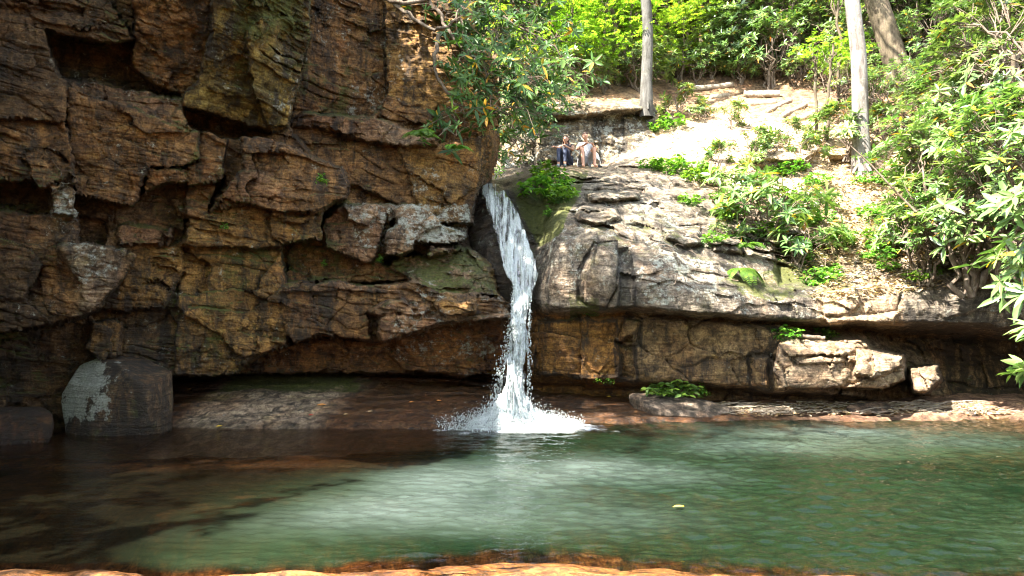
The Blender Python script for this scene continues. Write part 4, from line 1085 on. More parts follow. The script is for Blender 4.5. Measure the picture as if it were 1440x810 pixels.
def curve(a, b, sag=0.0, n=6, wob=.05, r=None):
    r = r or rs
    a = np.asarray(a, float); b = np.asarray(b, float)
    t = np.linspace(0, 1, n)[:, None]
    L = np.linalg.norm(b - a)
    m = a + (b - a) * t
    m[:, 2] += (np.sin(t[:, 0] * math.pi)) * sag * L
    w = r.normal(0, 1, (n, 3)) * wob * L; w[0] = 0; w[-1] = 0
    return m + w

def unit(v):
    return v / (np.linalg.norm(v, axis=-1, keepdims=True) + 1e-9)

def leaf_geo(base, d, nrm, L, Wd, droop, lv, wp=(.35, .7), ww=(1.0, .82)):
    d = unit(d); side = unit(np.cross(d, nrm)); nrm = np.cross(side, d)
    N = len(base); L = L[:, None]; Wd = Wd[:, None] * .5
    dz = np.array([0, 0, -1.0])
    def c(t):
        return base + d * L * t + dz * (droop[:, None] * L * t * t)
    lift = nrm * Wd * .35
    v = np.zeros((N, 8, 3))
    v[:, 0] = base
    for k, (t, w) in enumerate(zip(wp, ww)):
        m = c(t)
        v[:, 1 + 3 * k] = m - side * Wd * w + lift; v[:, 2 + 3 * k] = m; v[:, 3 + 3 * k] = m + side * Wd * w + lift
    v[:, 7] = c(1.0)
    q = np.array([(1, 4, 5, 2), (2, 5, 6, 3)]); tr = np.array([(0, 1, 2), (0, 2, 3), (4, 7, 5), (5, 7, 6)])
    o = (np.arange(N) * 8)[:, None, None]
    return v.reshape(-1, 3), (q[None] + o).reshape(-1, 4), (tr[None] + o).reshape(-1, 3), np.repeat(lv, 8)

def whorls(tips, axes, r, L0=.2, n=(6, 10), theta=(50, 105), W=.26, droop=.25, yellow=.03):
    B, D, Nn, LL, LW, DR, LV = [], [], [], [], [], [], []
    for tp, ax in zip(tips, axes):
        ax = unit(ax); ref = np.array([1.0, .2, .1]) if abs(ax[0]) < .8 else np.array([.1, 1, .2])
        u = unit(np.cross(ax, ref)); v = np.cross(ax, u)
        k = r.randint(n[0], n[1] + 1); ph = r.uniform(0, 6.28); sc = r.uniform(.55, 1.3); tone = r.normal(.5, .17)
        for i in range(k):
            a = ph + 6.283 * i / k + r.normal(0, .2)
            rad = u * math.cos(a) + v * math.sin(a)
            th = math.radians(r.uniform(*theta))
            dd = ax * math.cos(th) + rad * math.sin(th)
            B.append(tp - ax * r.uniform(0, .04)); D.append(dd); Nn.append(ax * math.sin(th) - rad * math.cos(th) + r.normal(0, .2, 3))
            l = L0 * sc * r.uniform(.7, 1.15)
            LL.append(l); LW.append(l * W * r.uniform(.85, 1.15)); DR.append(r.uniform(0, 1) * droop)
            LV.append(r.uniform(.97, 1) if r.rand() < yellow else min(.93, max(0, tone + r.normal(0, .12))))
    return leaf_geo(np.array(B), np.array(D), np.array(Nn), np.array(LL), np.array(LW), np.array(DR), np.array(LV))

def rhodo_meshes(seed, h, rad, tips_n, L0=.24, lean=(0, 0), low=.25, yellow=.025, clumps=None, mat=None):
    """returns (foliage mesh, branch mesh) of a rhododendron with its base at the origin"""
    r = np.random.RandomState(seed)
    T = Tubes(); tips = []; axes = []
    nm = r.randint(5, 8)
    mains = []
    for k in range(nm):
        a = 6.283 * k / nm + r.normal(0, .3)
        e = np.array([math.cos(a) * rad * r.uniform(.15, .55) + lean[0] * .6, math.sin(a) * rad * r.uniform(.15, .55) + lean[1] * .6, h * r.uniform(.35, .65)])
        c = curve((r.normal(0, .06 * rad), r.normal(0, .06 * rad), -.15), e, .08, 7, .06, r)
        T.add(c, [.022 * h, .012 * h], 6); mains.append(c)
    nc = clumps or max(5, tips_n // 9)
    for k in range(nc):
        z = r.uniform(low, 1.0)
        a = r.uniform(0, 6.283); rr = math.sqrt(max(.05, 1 - (2 * (z - .45)) ** 2 * .8)) * r.uniform(.5, 1.0)
        c = np.array([math.cos(a) * rr * rad, math.sin(a) * rr * rad, z * h]) + np.array([lean[0], lean[1], 0]) * z
        m = mains[r.randint(nm)]
        st = m[r.randint(3, 7)]
        br = curve(st, c, r.uniform(-.05, .15), 6, .06, r)
        T.add(br, [.008 * h, .0035 * h], 5)
        for j in range(max(2, int(tips_n / nc * r.uniform(.6, 1.4)))):
            tp = c + r.normal(0, 1, 3) * np.array([.22, .22, .15]) * rad * .55
            T.add(curve(br[r.randint(3, 6)], tp, .05, 4, .05, r), [.0035 * h, .002 * h], 4)
            tips.append(tp)
            ax = unit(tp - np.array([lean[0] * .5, lean[1] * .5, h * .35])) * .8 + np.array([0, 0, .75]) + r.normal(0, .25, 3)
            axes.append(ax)
    v, q, t, lv = whorls(tips, axes, r, L0, yellow=yellow)
    return new_mesh('foliage', v, [q, t], mat or M_LEAF, {'lv': lv}), T.mesh('branches', M_STEM)

def spray_cloud(seed, centres, radii, per, L0, mat, flat=.45, name='foliage', dark=.45):
    r = np.random.RandomState(seed)
    B, D, Nn = [], [], []
    LV = []
    for c, rd in zip(centres, radii):
        k = int(per * rd ** 2)
        nb = max(4, k // 14)
        tone = r.normal(dark, .15)
        for j in range(nb):
            # a twig with alternate leaves, lying roughly flat
            o = unit(r.normal(0, 1, 3)) * r.uniform(.2, 1) ** .5 * rd * np.array([1, 1, .6])
            d = unit(o * np.array([1, 1, .3]) + r.normal(0, .5, 3) * rd) * np.array([1, 1, flat])
            s = unit(np.cross(d, [0, 0, 1.0]))
            ln = L0 * 4.5
            for i in range(14):
                f = i / 13.0
                p = c + o + d * ln * f
                sd = s * (1 if i % 2 else -1)
                B.append(p); D.append(d * .6 + sd * .8 + np.array([0, 0, -.15]) + r.normal(0, .15, 3)); Nn.append(np.array([0, 0, 1.0]) + r.normal(0, .35, 3))
                LV.append(np.clip(tone + r.normal(0, .15), 0, 1))
    n = len(B)
    v, q, t, lv = leaf_geo(np.array(B), np.array(D), np.array(Nn), L0 * r.uniform(.7, 1.2, n), L0 * .55 * r.uniform(.8, 1.2, n), r.uniform(0, .3, n), np.array(LV), (.3, .65), (1.0, .75))
    return new_mesh(name, v, [q, t], mat, {'lv': lv})

def make_tree(name, label, cat, base, top, r0, r1, bark, crown_z, crown_r, seed, group=None, n_cl=16, per=26, L0=.17, limbs=8, wob=.011, mat=None, squash=.7):
    r = np.random.RandomState(seed)
    base = np.array(base, float); top = np.array(top, float)
    root = thing(name, label, cat, tuple(base), group=group)
    d = top - base
    n = 26
    t = np.linspace(0, 1, n)[:, None]
    pts = d * t + np.stack([fbm(np.stack([t[:, 0] * 5, t[:, 0] * 0 + seed, t[:, 0] * 0], -1), 1, 2, seed), fbm(np.stack([t[:, 0] * 5, t[:, 0] * 0 + seed, t[:, 0] * 0], -1), 1, 2, seed + 5), t[:, 0] * 0], -1) * np.linalg.norm(d) * wob * np.sin(np.pi * t)
    pts[0, 2] -= .3
    rad = [r0 * 1.35, r0 * 1.06] + list(np.linspace(r0, r1, 12))
    T = Tubes(); T.add(pts, rad, 16)
    for k in range(5):          # root flare
        a = 6.283 * k / 5 + r.normal(0, .3)
        T.add(curve((math.cos(a) * r0 * .5, math.sin(a) * r0 * .5, r0 * 1.6), (math.cos(a) * r0 * 2.0, math.sin(a) * r0 * 2.0, -.14), -.08, 5, .02, r), [r0 * .42, r0 * .14], 7)
    centres = []; radii = []
    cc = base * 0 + d * .86
    for k in range(n_cl):
        o = unit(r.normal(0, 1, 3)) * r.uniform(.35, 1) * crown_r * np.array([1, 1, squash])
        c = np.array([d[0] * .9, d[1] * .9, crown_z]) + o
        centres.append(c); radii.append(crown_r * r.uniform(.28, .46))
    for c in centres[:limbs * 2]:
        f = np.clip(r.uniform(.6, .98), 0, 1); st = pts[int(f * (n - 1))]
        T.add(curve(st, c, .08, 7, .04, r), [r1 * .8, r1 * .15], 6)
    obj('trunk', T.mesh('trunk', bark), root)
    obj('crown', spray_cloud(seed + 1, centres, radii, per, L0, mat or M_BROAD, name='crown'), root)
    return root

# ------------------------------------------------------------------ trees that stand on the slope
g = ground(908, 152)
make_tree('forest_tree', 'straight grey trunked tree rooted on the ledge above the two people', 'tree', g, V3(909, -330, g.y + .3), .17, .12, M_BARK_GREY, 13.5, 3.4, 501, n_cl=12, per=20, L0=.2)
g = ground(1212, 238)
make_tree('forest_tree', 'pale smooth trunked tree standing alone on the sunlit sandy slope', 'tree', g, V3(1187, -420, g.y - .2), .20, .14, M_BARK_PALE, 12.0, 3.2, 503, n_cl=12, per=20, L0=.2)
g = ground(1268, 122)
make_tree('forest_tree', 'thick brown tree trunk leaning left behind the pale trunk', 'tree', g, V3(1150, -260, g.y + 1.0), .36, .25, M_BARK_BROWN, 11.0, 3.5, 505, n_cl=12, per=20, L0=.2)
for k, (px, py, tx, h, lb) in enumerate([(1150, 190, 1146, 75, 'thin dark sapling left of the pale trunk, the one with the straight stem'), (1160, 196, 1172, 60, 'short forked sapling between the trail and the pale trunk'),
                                      (1178, 150, 1183, -60, 'slender tall sapling just left of the pale trunk'), (1330, 60, 1322, -200, 'thin dark trunk in the thicket right of the leaning tree'),
                                      (868, 120, 862, -200, 'slender stem half hidden in leaves left of the grey trunk'), (985, 100, 990, -200, 'thin dark stem at the edge of the shaded hollow')]):
    g = ground(px, py)
    make_tree('sapling', lb, 'sapling', g, V3(tx, h, g.y), .05 if k < 3 else .09, .03, M_BARK_BROWN, (V3(tx, h, g.y).z - g.z) * 1.0, .7 if k < 3 else 1.6, 520 + k, n_cl=6, per=26, L0=.13, limbs=3, wob=.03)

# ------------------------------------------------------------------ background thicket
protos = [rhodo_meshes(601, 2.9, 1.7, 230), rhodo_meshes(602, 2.4, 1.9, 230), rhodo_meshes(603, 3.4, 1.6, 240), rhodo_meshes(604, 1.6, 1.1, 100)]
def shrub(kind, loc, label, scale=1.0, rot=None, group=None, name='rhododendron_shrub', cat='shrub'):
    r = thing(name, label, cat, tuple(loc), (0, 0, rnd.uniform(0, 6.28) if rot is None else rot), group, scale)
    fo, br = protos[kind]
    obj('foliage', fo, r); obj('branches', br, r)
    return r
GT = 'rhododendrons of the thicket behind the trail'
for row, (py, px0, px1, step, s0, s1) in enumerate([(128, 770, 900, 42, .55, .8), (112, 930, 1000, 40, .5, .7), (112, 1030, 1450, 52, .7, 1.0), (92, 720, 1480, 62, .85, 1.2), (60, 690, 1500, 70, 1.0, 1.4), (15, 680, 1540, 82, 1.1, 1.5), (-45, 660, 1580, 95, 1.3, 1.7)]):
    px = px0 + rnd.uniform(0, 20)
    while px < px1:
        if not (row in (2,) and 1240 < px < 1300):
            g = ground(px, py + rnd.uniform(-10, 10)); g.z -= .15
            shrub(rnd.randrange(3), g, 'leafy rhododendron in the dense thicket behind the log steps and trail', rnd.uniform(s0, s1), group=GT)
        px += step * rnd.uniform(.8, 1.2)
# broadleaf trees with bright thin leaves behind and above
for k, (px, py, s_) in enumerate([(955, 112, .5), (1000, 108, .45), (1040, 116, .45), (1120, 118, .5), (1165, 128, .5), (1185, 150, .55), (1210, 140, .5), (1235, 165, .55), (1280, 150, .6)]):
    g = ground(px, py); g.z -= .1
    shrub(rnd.randrange(3), g, 'leafy rhododendron in the dense thicket behind the log steps and trail', s_, group=GT)
GB = 'young broadleaf trees behind the thicket'
bp = []
for k in range(3):
    r = np.random.RandomState(640 + k)
    cs = [np.array([r.normal(0, 1.0), r.normal(0, 1.0), r.uniform(1.5, 5.2)]) for _ in range(20)]
    T = Tubes(); stem = curve((0, 0, -.2), (r.normal(0, .2), r.normal(0, .2), 5.2), .02, 9, .015, r); T.add(stem, [.07, .02], 7)
    for c in cs: T.add(curve(stem[int(np.clip(c[2] / 5.2 * 7, 1, 7))], c, .06, 5, .05, r), [.022, .006], 4)
    bp.append((spray_cloud(650 + k, cs, [r.uniform(.7, 1.05) for _ in cs], 300, .13, M_BROAD, name='crown', dark=.62), T.mesh('trunk', M_BARK_BROWN)))
for k, (px, py, s) in enumerate([(720, 90, 1.0), (770, 70, 1.1), (830, 85, .95), (880, 50, 1.2), (940, 60, 1.15), (985, 92, .7), (700, 30, 1.3), (800, 20, 1.3), (1000, 10, 1.4), (1090, 40, 1.2), (1150, 60, 1.0), (1215, 60, 1.1), (1300, 30, 1.2), (1130, -10, 1.4), (1250, -20, 1.4), (745, 140, .75), (800, 132, .8), (850, 128, .85), (775, 118, 1.0), (885, 112, .8), (960, 118, .6), (760, -20, 1.5), (900, -30, 1.5), (1050, -40, 1.5), (1400, 20, 1.2)]):
    g = ground(px, py)
    t = thing('broadleaf_tree', 'young broadleaf tree with thin yellow green leaves rising from the thicket', 'tree', tuple(g), (0, 0, rnd.uniform(0, 6.28)), GB, s)
    obj('crown', bp[k % 3][0], t); obj('trunk', bp[k % 3][1], t)

# shrubs one can point to
protos.append(rhodo_meshes(611, 1.25, 1.0, 85, .27, low=.1, yellow=.05, clumps=16))      # 4
for px, py, s, k, lb in [(1078, 335, 1.25, 4, 'dark rhododendron bush on the ledge above the mossy hollow'),
                         (1190, 215, .9, 3, 'small rhododendron at the foot of the pale trunk'),
                         (1060, 222, .55, 3, 'low leafy bush on the rocks just below the trail'),
                         (1105, 205, .5, 3, 'low dark bush on the rock ledge below the log steps'),
                         (955, 165, .75, 3, 'fern green bush right of the foot of the grey trunk'),
                         (985, 168, .5, 4, 'small bush overhanging the sandy path'),
                         (1240, 205, .8, 3, 'rhododendron right behind the pale trunk'),
                         (1305, 195, .7, 1, 'rhododendron under the leaning trunk'),
                         (1010, 330, .35, 4, 'small bush at the back edge of the grey dome'),
                         (1155, 190, .45, 3, 'small bush beneath the saplings beside the trail'),
                         (1118, 372, 1.0, 4, 'lower rhododendron shading the mossy hollow'), (1040, 295, 1.0, 4, 'loose bush on the slope left of the dark rhododendron'), (1010, 240, .6, 3, 'bush half way along the pale path, left of the rock shelves'),
                         (1085, 240, .7, 3, 'bush in front of the rock shelves below the trail'), (1140, 300, .6, 4, 'sparse bush right of the dark rhododendron'), (1030, 185, .55, 3, 'dark green bush at the lower edge of the trail'), (1130, 235, .6, 3, 'bush at the right end of the rock shelves')]:
    g = ground(px, py); g.z -= .1
    shrub(k, g, lb, s)

def big_shrub(name, label, base, h, rad, n, seed, lean, L0, low=.1, clumps=None, yellow=.03):
    r = thing(name, label, 'shrub', tuple(base))
    fo, br = rhodo_meshes(seed, h, rad, n, L0, lean, low, yellow, clumps)
    obj('foliage', fo, r); obj('branches', br, r)
# the great bush on the right bank
big_shrub('rhododendron_shrub', 'large glossy rhododendron crowding the right bank above the dark recess', P3(1400, 395, 14.0), 3.6, 1.7, 260, 621, (-.1, -.7), .27, .05, 34)
big_shrub('rhododendron_shrub', 'rhododendron reaching in from the right edge, its lowest branches over the dark recess', P3(1515, 450, 9.6), 2.5, 1.3, 170, 622, (-.9, -.5), .25, .05, 22)
big_shrub('rhododendron_shrub', 'sparse rhododendron with bare lower stems on the sunlit slope left of the big bush', P3(1320, 345, 15.4), 2.6, 1.1, 120, 623, (-.5, -.3), .25, .15, 20)
big_shrub('rhododendron_shrub', 'tall rhododendron behind the big bush, top right', P3(1420, 240, 16.8), 4.0, 2.0, 260, 624, (-.1, 0), .26, .1, 32)
big_shrub('rhododendron_shrub', 'low rhododendron spray hanging over the right end of the shore', P3(1490, 540, 8.2), 1.0, .55, 40, 625, (-.35, -.2), .22, -.3, 8)

for px, py, Y, k, sc_, lb in [(1300, 395, 14.9, 1, .75, 'rhododendron at the lip of the ledge above the dark recess'), (1360, 410, 14.2, 2, .8, 'rhododendron leaning over the dark recess, right of the one at the lip'),
        (1430, 380, 13.2, 0, 1.0, 'dense rhododendron at the right edge of the picture, half way up'), (1290, 265, 16.6, 0, .7, 'rhododendron on the slope right of the dead branch'),
        (1350, 290, 15.6, 1, .95, 'full rhododendron in the middle of the right bank'), (1420, 200, 15.6, 2, 1.1, 'rhododendron high at the right edge of the picture'),
        (1365, 205, 17.6, 2, .85, 'rhododendron between the leaning trunk and the right edge'), (1440, 300, 12.4, 1, .9, 'near rhododendron at the right edge with large bright leaves'),
        (1270, 330, 15.8, 3, .8, 'small rhododendron on the leafy slope beside the sparse one')]:
    shrub(k, V3(px, py, Y), lb, sc_)

def hanging_shrub(label, root_pt, main_px, tips_px, n_whorl, L0, seed, spread=.32, yellow=.06):
    """a shrub rooted on the cliff top whose limbs reach out over the drop"""
    r = np.random.RandomState(seed)
    root = thing('rhododendron_shrub', label, 'shrub', tuple(root_pt))
    o = np.array(root_pt); T = Tubes(); tips = []; axes = []
    for line in main_px:
        pts = np.array([P3(*p) for p in line])
        t = np.linspace(0, 1, len(pts)); tt = np.linspace(0, 1, len(pts) * 4)
        c = np.stack([np.interp(tt, t, pts[:, k]) for k in range(3)], -1)
        c += r.normal(0, .02, c.shape)
        T.add(c, [.055, .02], 7)
    allm = np.concatenate([np.array([P3(*p) for p in l]) for l in main_px])
    for (px, py, Y) in tips_px:
        c = P3(px, py, Y)
        st = allm[np.argmin(np.linalg.norm(allm - c, axis=1))]
        br = curve(st, c, .06, 7, .05, r); T.add(br, [.018, .007], 5)
        for j in range(n_whorl):
            tp = c + r.normal(0, 1, 3) * np.array([spread, spread, spread * .8])
            T.add(curve(br[r.randint(3, 7)], tp, .04, 4, .05, r), [.007, .004], 4)
            tips.append(tp); axes.append(np.array([.25, -.45, .55]) + r.normal(0, .35, 3))
    v, q, t, lv = whorls(tips, axes, r, L0, yellow=yellow, droop=.4)
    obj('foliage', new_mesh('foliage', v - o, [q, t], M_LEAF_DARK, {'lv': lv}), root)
    obj('branches', T.mesh('branches', M_STEM, o), root)
rr = np.random.RandomState(77)
tipl = []
for (px, py, Y, dx, dy, k) in [(645, 15, 15.5, 26, 22, 6), (695, 45, 15.5, 30, 28, 7), (660, 90, 15.2, 24, 25, 6), (705, 105, 15.2, 34, 26, 7), (745, 120, 15.3, 30, 26, 6), (690, 150, 15.0, 40, 14, 5), (640, 165, 15.0, 18, 10, 2), (735, 160, 15.2, 25, 14, 3), (780, 80, 15.8, 35, 30, 5), (640, 195, 15.0, 8, 6, 1)]:
    for j in range(k):
        tipl.append((px + rr.normal(0, dx * .6), py + rr.normal(0, dy * .6), Y + rr.normal(0, .35)))
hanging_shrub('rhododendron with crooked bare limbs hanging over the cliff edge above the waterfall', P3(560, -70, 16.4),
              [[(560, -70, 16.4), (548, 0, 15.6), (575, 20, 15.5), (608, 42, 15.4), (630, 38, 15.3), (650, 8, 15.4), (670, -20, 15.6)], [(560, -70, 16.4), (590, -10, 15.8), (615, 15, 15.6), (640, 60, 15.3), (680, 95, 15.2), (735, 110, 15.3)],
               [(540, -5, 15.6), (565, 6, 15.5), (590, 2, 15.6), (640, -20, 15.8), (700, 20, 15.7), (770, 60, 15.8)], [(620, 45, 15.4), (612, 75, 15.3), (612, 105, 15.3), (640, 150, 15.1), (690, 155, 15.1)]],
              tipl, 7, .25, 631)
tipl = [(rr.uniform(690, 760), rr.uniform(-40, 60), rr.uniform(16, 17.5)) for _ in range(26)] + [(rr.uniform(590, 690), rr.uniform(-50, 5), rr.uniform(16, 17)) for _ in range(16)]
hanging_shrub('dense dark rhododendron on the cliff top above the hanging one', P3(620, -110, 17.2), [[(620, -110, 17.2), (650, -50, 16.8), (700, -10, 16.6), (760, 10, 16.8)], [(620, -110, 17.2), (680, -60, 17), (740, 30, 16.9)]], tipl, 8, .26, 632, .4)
tipl = [(rr.uniform(690, 745), rr.uniform(150, 235), rr.uniform(19, 21)) for _ in range(16)] + [(rr.uniform(720, 790), rr.uniform(95, 160), rr.uniform(19, 21.5)) for _ in range(22)]
hanging_shrub('rhododendron in the gap behind the waterfall crest, left of the wall behind the people', P3(700, 215, 21.2), [[(700, 215, 21.2), (715, 180, 20.5), (735, 140, 20.5), (770, 115, 21)], [(700, 215, 21.2), (700, 190, 20), (725, 200, 19.6)]], tipl, 8, .26, 633, .38)

# fern on the cliff ledge
def fern(label, base, n, L, seed, spread=(-1, 1), droop=.5, name='fern'):
    r = np.random.RandomState(seed)
    root = thing(name, label, 'fern', tuple(base)); T = Tubes()
    B, D, Nn, LL, DR = [], [], [], [], []
    for k in range(n):
        a = r.uniform(*spread) * 1.6 - 1.57
        out = np.array([math.cos(a), math.sin(a), .8]); t = np.linspace(0, 1, 22)[:, None]
        l = L * r.uniform(.7, 1.1)
        pts = unit(out) * l * t; pts[:, 2] -= droop * l * 1.2 * t[:, 0] ** 2.2
        T.add(pts, [.006, .002], 4)
        tan = unit(np.gradient(pts, axis=0)); s = unit(np.cross(tan, [0, 0, 1.0])); nn = np.cross(s, tan)
        for i in range(3, 22):
            for sg in (-1, 1):
                B.append(pts[i]); D.append(s[i] * sg + tan[i] * .45); Nn.append(nn[i]); LL.append(l * .24 * math.sin(math.pi * (.12 + .86 * i / 22)) + .01); DR.append(.2)
    LL = np.array(LL)
    v, q, t, lv = leaf_geo(np.array(B), np.array(D), np.array(Nn), LL, LL * .3, np.array(DR), r.uniform(.2, .8, len(LL)))
    obj('fronds', new_mesh('fronds', v, [q, t], M_HERB, {'lv': lv}), root); obj('stems', T.mesh('stems', M_HERB), root)
fern('green fern drooping from the pale ledge of the left cliff', P3(596, 196, 14.75), 9, .75, 701, (-.7, .9), .6)
fern('small fern below the drooping one on the cliff ledge', P3(640, 212, 14.9), 5, .5, 702, (-.5, .9), .6)
fern('drooping fern tuft on the right end of the grey dome', ground(1040, 385) + Vector((0, -.1, .05)), 12, .6, 703, (-1, 1), .9)
fern('fern tuft on the ledge behind the dome', ground(1045, 352) + Vector((0, -.1, .05)), 12, .6, 704, (-1, 1), .6)
fern('fern hanging from the mossy hollow under the dark rhododendron', ground(1115, 345) + Vector((0, -.2, .1)), 8, .6, 705, (-.8, .8), 1.0)

# herbs
def herb_mesh(seed, rad, h, n, L):
    r = np.random.RandomState(seed); T = Tubes(); B, D, Nn = [], [], []
    for k in range(n):
        a = r.uniform(0, 6.28); q = math.sqrt(r.uniform(0, 1)) * rad
        p = np.array([math.cos(a) * q, math.sin(a) * q, h * r.uniform(.15, 1) ** 1.3 * (1 - .4 * (q / rad) ** 2)])
        T.add(curve((p[0] * .4, p[1] * .4, -.04), p, .1, 4, .04, r), [.004, .002], 3)
        for i in range(5):
            b = a + i * 1.256 + r.normal(0, .3)
            B.append(p + r.normal(0, .015, 3)); D.append(np.array([math.cos(b), math.sin(b), r.uniform(-.5, .5)])); Nn.append(np.array([0, -.3, 1]) + r.normal(0, .45, 3))
    m = len(B); LL = L * r.uniform(.6, 1.2, m)
    v, q, t, lv = leaf_geo(np.array(B), np.array(D), np.array(Nn), LL, LL * .6, r.uniform(0, .4, m), np.clip(r.normal(.5, .25, m), 0, 1), (.3, .65), (1, .8))
    return new_mesh('leaves', v, [q, t], M_HERB, {'lv': lv}), T.mesh('stems', M_HERB)
herbs = [herb_mesh(711, .38, .42, 46, .12), herb_mesh(712, .25, .38, 22, .11), herb_mesh(713, .5, .5, 60, .13)]
def herb(k, loc, label, s=1.0, sc3=None, group=None, name='leafy_plant'):
    r = thing(name, label, 'plant', tuple(loc), (0, 0, rnd.uniform(0, 6.28)), group, sc3 or s)
    obj('leaves', herbs[k][0], r); obj('stems', herbs[k][1], r)
herb(2, P3(945, 556, 14.75), 'bright green leafy plant growing along the back of the flat grey slab', 1.0, (1.15, .5, .8))
herb(1, P3(985, 557, 14.85), 'small sprig at the right end of the plant behind the flat grey slab', .7)
herb(1, P3(840, 537, 14.9), 'tiny green sprout at the foot of the ochre wall, the left one of two', .5)
herb(1, P3(857, 539, 14.9), 'tiny green sprout at the foot of the ochre wall, the right one of two', .5)
herb(0, ground(1105, 478) + Vector((0, -.05, .0)), 'green plant at the left end of the stick on the right ledge', .75)
herb(1, ground(1158, 474) + Vector((0, -.05, 0)), 'yellow green plant at the right end of the stick on the right ledge', 1.0)
for k, (px, py, s, lb) in enumerate([(768, 256, 1.1, 'leafy green clump on the mossy rock left of the people, the uppermost one'), (795, 268, 1.0, 'leafy green clump on the mossy rock beneath the man'), (768, 278, 1.3, 'bright clump on the steep side of the mossy rock'),
                                 (790, 285, 1.0, 'small clump lower down on the mossy rock'), (772, 305, .6, 'lowest little clump beside the notch of the waterfall')]):
    herb(k % 3, ground(px, py) + Vector((0, -.1, 0)), lb, s)
GH = 'small herbs scattered on the sunlit slope'
for k in range(64):
    px = rnd.uniform(930, 1320); py = rnd.uniform(210, 400)
    top = np.interp(px, [930, 1000, 1100, 1320], [225, 200, 215, 215]); bot = np.interp(px, [930, 1000, 1060, 1150, 1320], [245, 300, 330, 400, 400])
    if not (top < py < bot): continue
    herb(k % 3, ground(px, py), 'small yellow green herb on the sunlit sandy slope', rnd.uniform(.5, 1.1), group=GH)
for px, py, s, lb in [(915, 240, .9, 'isolated low plant on the pale rock right of the people'), (945, 178, 1.2, 'green clump under the grey trunk beside the wall'), (925, 185, .9, 'leafy clump where the wall meets the sandy path'), (970, 290, .8, 'plant in a crack at the top of the grey steps'), (1005, 345, .8, 'green plant in the step behind the dome'), (835, 442, .6, 'tuft in the damp corner below the grey rib of the dome')]:
    herb(0, ground(px, py), lb, s)
for px, py, Y, s, lb in [(452, 258, 12.95, .5, 'little light green plant in a niche of the left cliff edge'), (315, 322, 12.95, .3, 'tiny sprout in the middle of the left cliff'), (455, 374, 14.2, .35, 'small green plant in a joint of the left cliff'), (535, 368, 14.3, .4, 'mossy tuft under the pale block of the left cliff')]:
    herb(1, P3(px, py, Y), lb, s)

# ------------------------------------------------------------------ forest litter, driftwood, fallen leaves, logs
def litter(name, label, pts, L, cols, seed, up=.8):
    r = np.random.RandomState(seed); n = len(pts); pts = np.array(pts)
    a = r.uniform(0, 6.28, n)
    d = np.stack([np.cos(a), np.sin(a), r.normal(.1, .2, n)], -1); nn = np.stack([r.normal(0, .35, n), r.normal(-.2, .35, n), np.ones(n)], -1)
    LL = L * r.uniform(.5, 1.2, n)
    v, q, t, lv = leaf_geo(pts, d, nn, LL, LL * .45, r.uniform(0, .15, n), r.uniform(0, 1, n))
    return tag(obj(name, new_mesh(name, v, [q, t], cols, {'lv': lv})), label, kind='stuff')
M_DEAD = leaf_material('dead_leaf', [(0, (.18, .11, .06)), (.4, (.34, .23, .13)), (.75, (.48, .37, .24)), (1, (.60, .50, .36))], .7, .15, .25)
pts = []
for k in range(16000):
    px = rnd.uniform(900, 1440); py = rnd.uniform(150, 425)
    pr = .15 + .85 * float(sstep(1080, 1180, np.array(px)))
    if py < np.interp(px, [900, 1000, 1100, 1440], [170, 150, 140, 140]) or py > np.interp(px, [900, 1000, 1060, 1150, 1300, 1440], [190, 260, 330, 425, 410, 400]) or rnd.random() > pr: continue
    g = ground(px, py); pts.append((g.x + rnd.uniform(-.1, .1), g.y - .02, g.z + .035))
litter('leaf_litter', 'dry tan leaf litter covering the sunlit slope', pts, .10, M_DEAD, 801)
pts = []; T = Tubes()
for k in range(900):
    x = rnd.uniform(4.6, 10.5); yy = float(front_y(x)) + rnd.uniform(.1, 1.1)
    pts.append((x, yy, .15 * (yy - float(front_y(x))) + .05 + rnd.uniform(0, .05)))
litter('shore_leaves', 'brown wet leaves washed up along the right shore', pts, .12, M_DEAD, 802)
for k in range(240):
    x = rnd.uniform(4.4, 10.6); yy = float(front_y(x)) + rnd.uniform(.12, 1.0); z = .15 * (yy - float(front_y(x))) + .06 + rnd.uniform(0, .08)
    a = rnd.gauss(0, .35); l = rnd.uniform(.15, .7)
    T.add(curve((x - math.cos(a) * l / 2, yy - math.sin(a) * l / 2, z), (x + math.cos(a) * l / 2, yy + math.sin(a) * l / 2, z + rnd.uniform(-.03, .06)), .03, 5, .03), [rnd.uniform(.006, .018), .004], 5)
tag(obj('driftwood_twigs', T.mesh('driftwood_twigs', M_LOG)), 'tangle of twigs and driftwood along the right shore', kind='stuff')

def log(name, label, cat, a, b, r, mat=M_LOG, group=None, wob=.02):
    a = np.array(a); b = np.array(b); T = Tubes()
    c = curve(a, b, .0, 12, wob * .35); u_ = (b - a) / np.linalg.norm(b - a)
    c = np.concatenate([[a - u_ * .012, a - u_ * .010], c, [b + u_ * .010, b + u_ * .012]])
    T.add(c, [.002, r * .9] + list(r * (1 + rs.normal(0, .03, 12))) + [r * .9, .002], 14)
    tag(obj(name, T.mesh(name, mat, a), None, tuple(a)), label, cat, group)
T = Tubes()
for k in range(420):
    g = ground(rnd.uniform(930, 1440), rnd.uniform(120, 400)); a = rnd.uniform(0, 3.14); l = rnd.uniform(.15, .8)
    T.add(curve((g.x - math.cos(a) * l / 2, g.y - math.sin(a) * l / 2 - .03, g.z + .04 - math.sin(a) * l * .2), (g.x + math.cos(a) * l / 2, g.y + math.sin(a) * l / 2 - .03, g.z + .05 + math.sin(a) * l * .2), .06, 5, .05), [rnd.uniform(.006, .016), .004], 4)
tag(obj('fallen_twigs', T.mesh('fallen_twigs', M_STEM)), 'dry twigs scattered over the sunlit slope', kind='stuff')
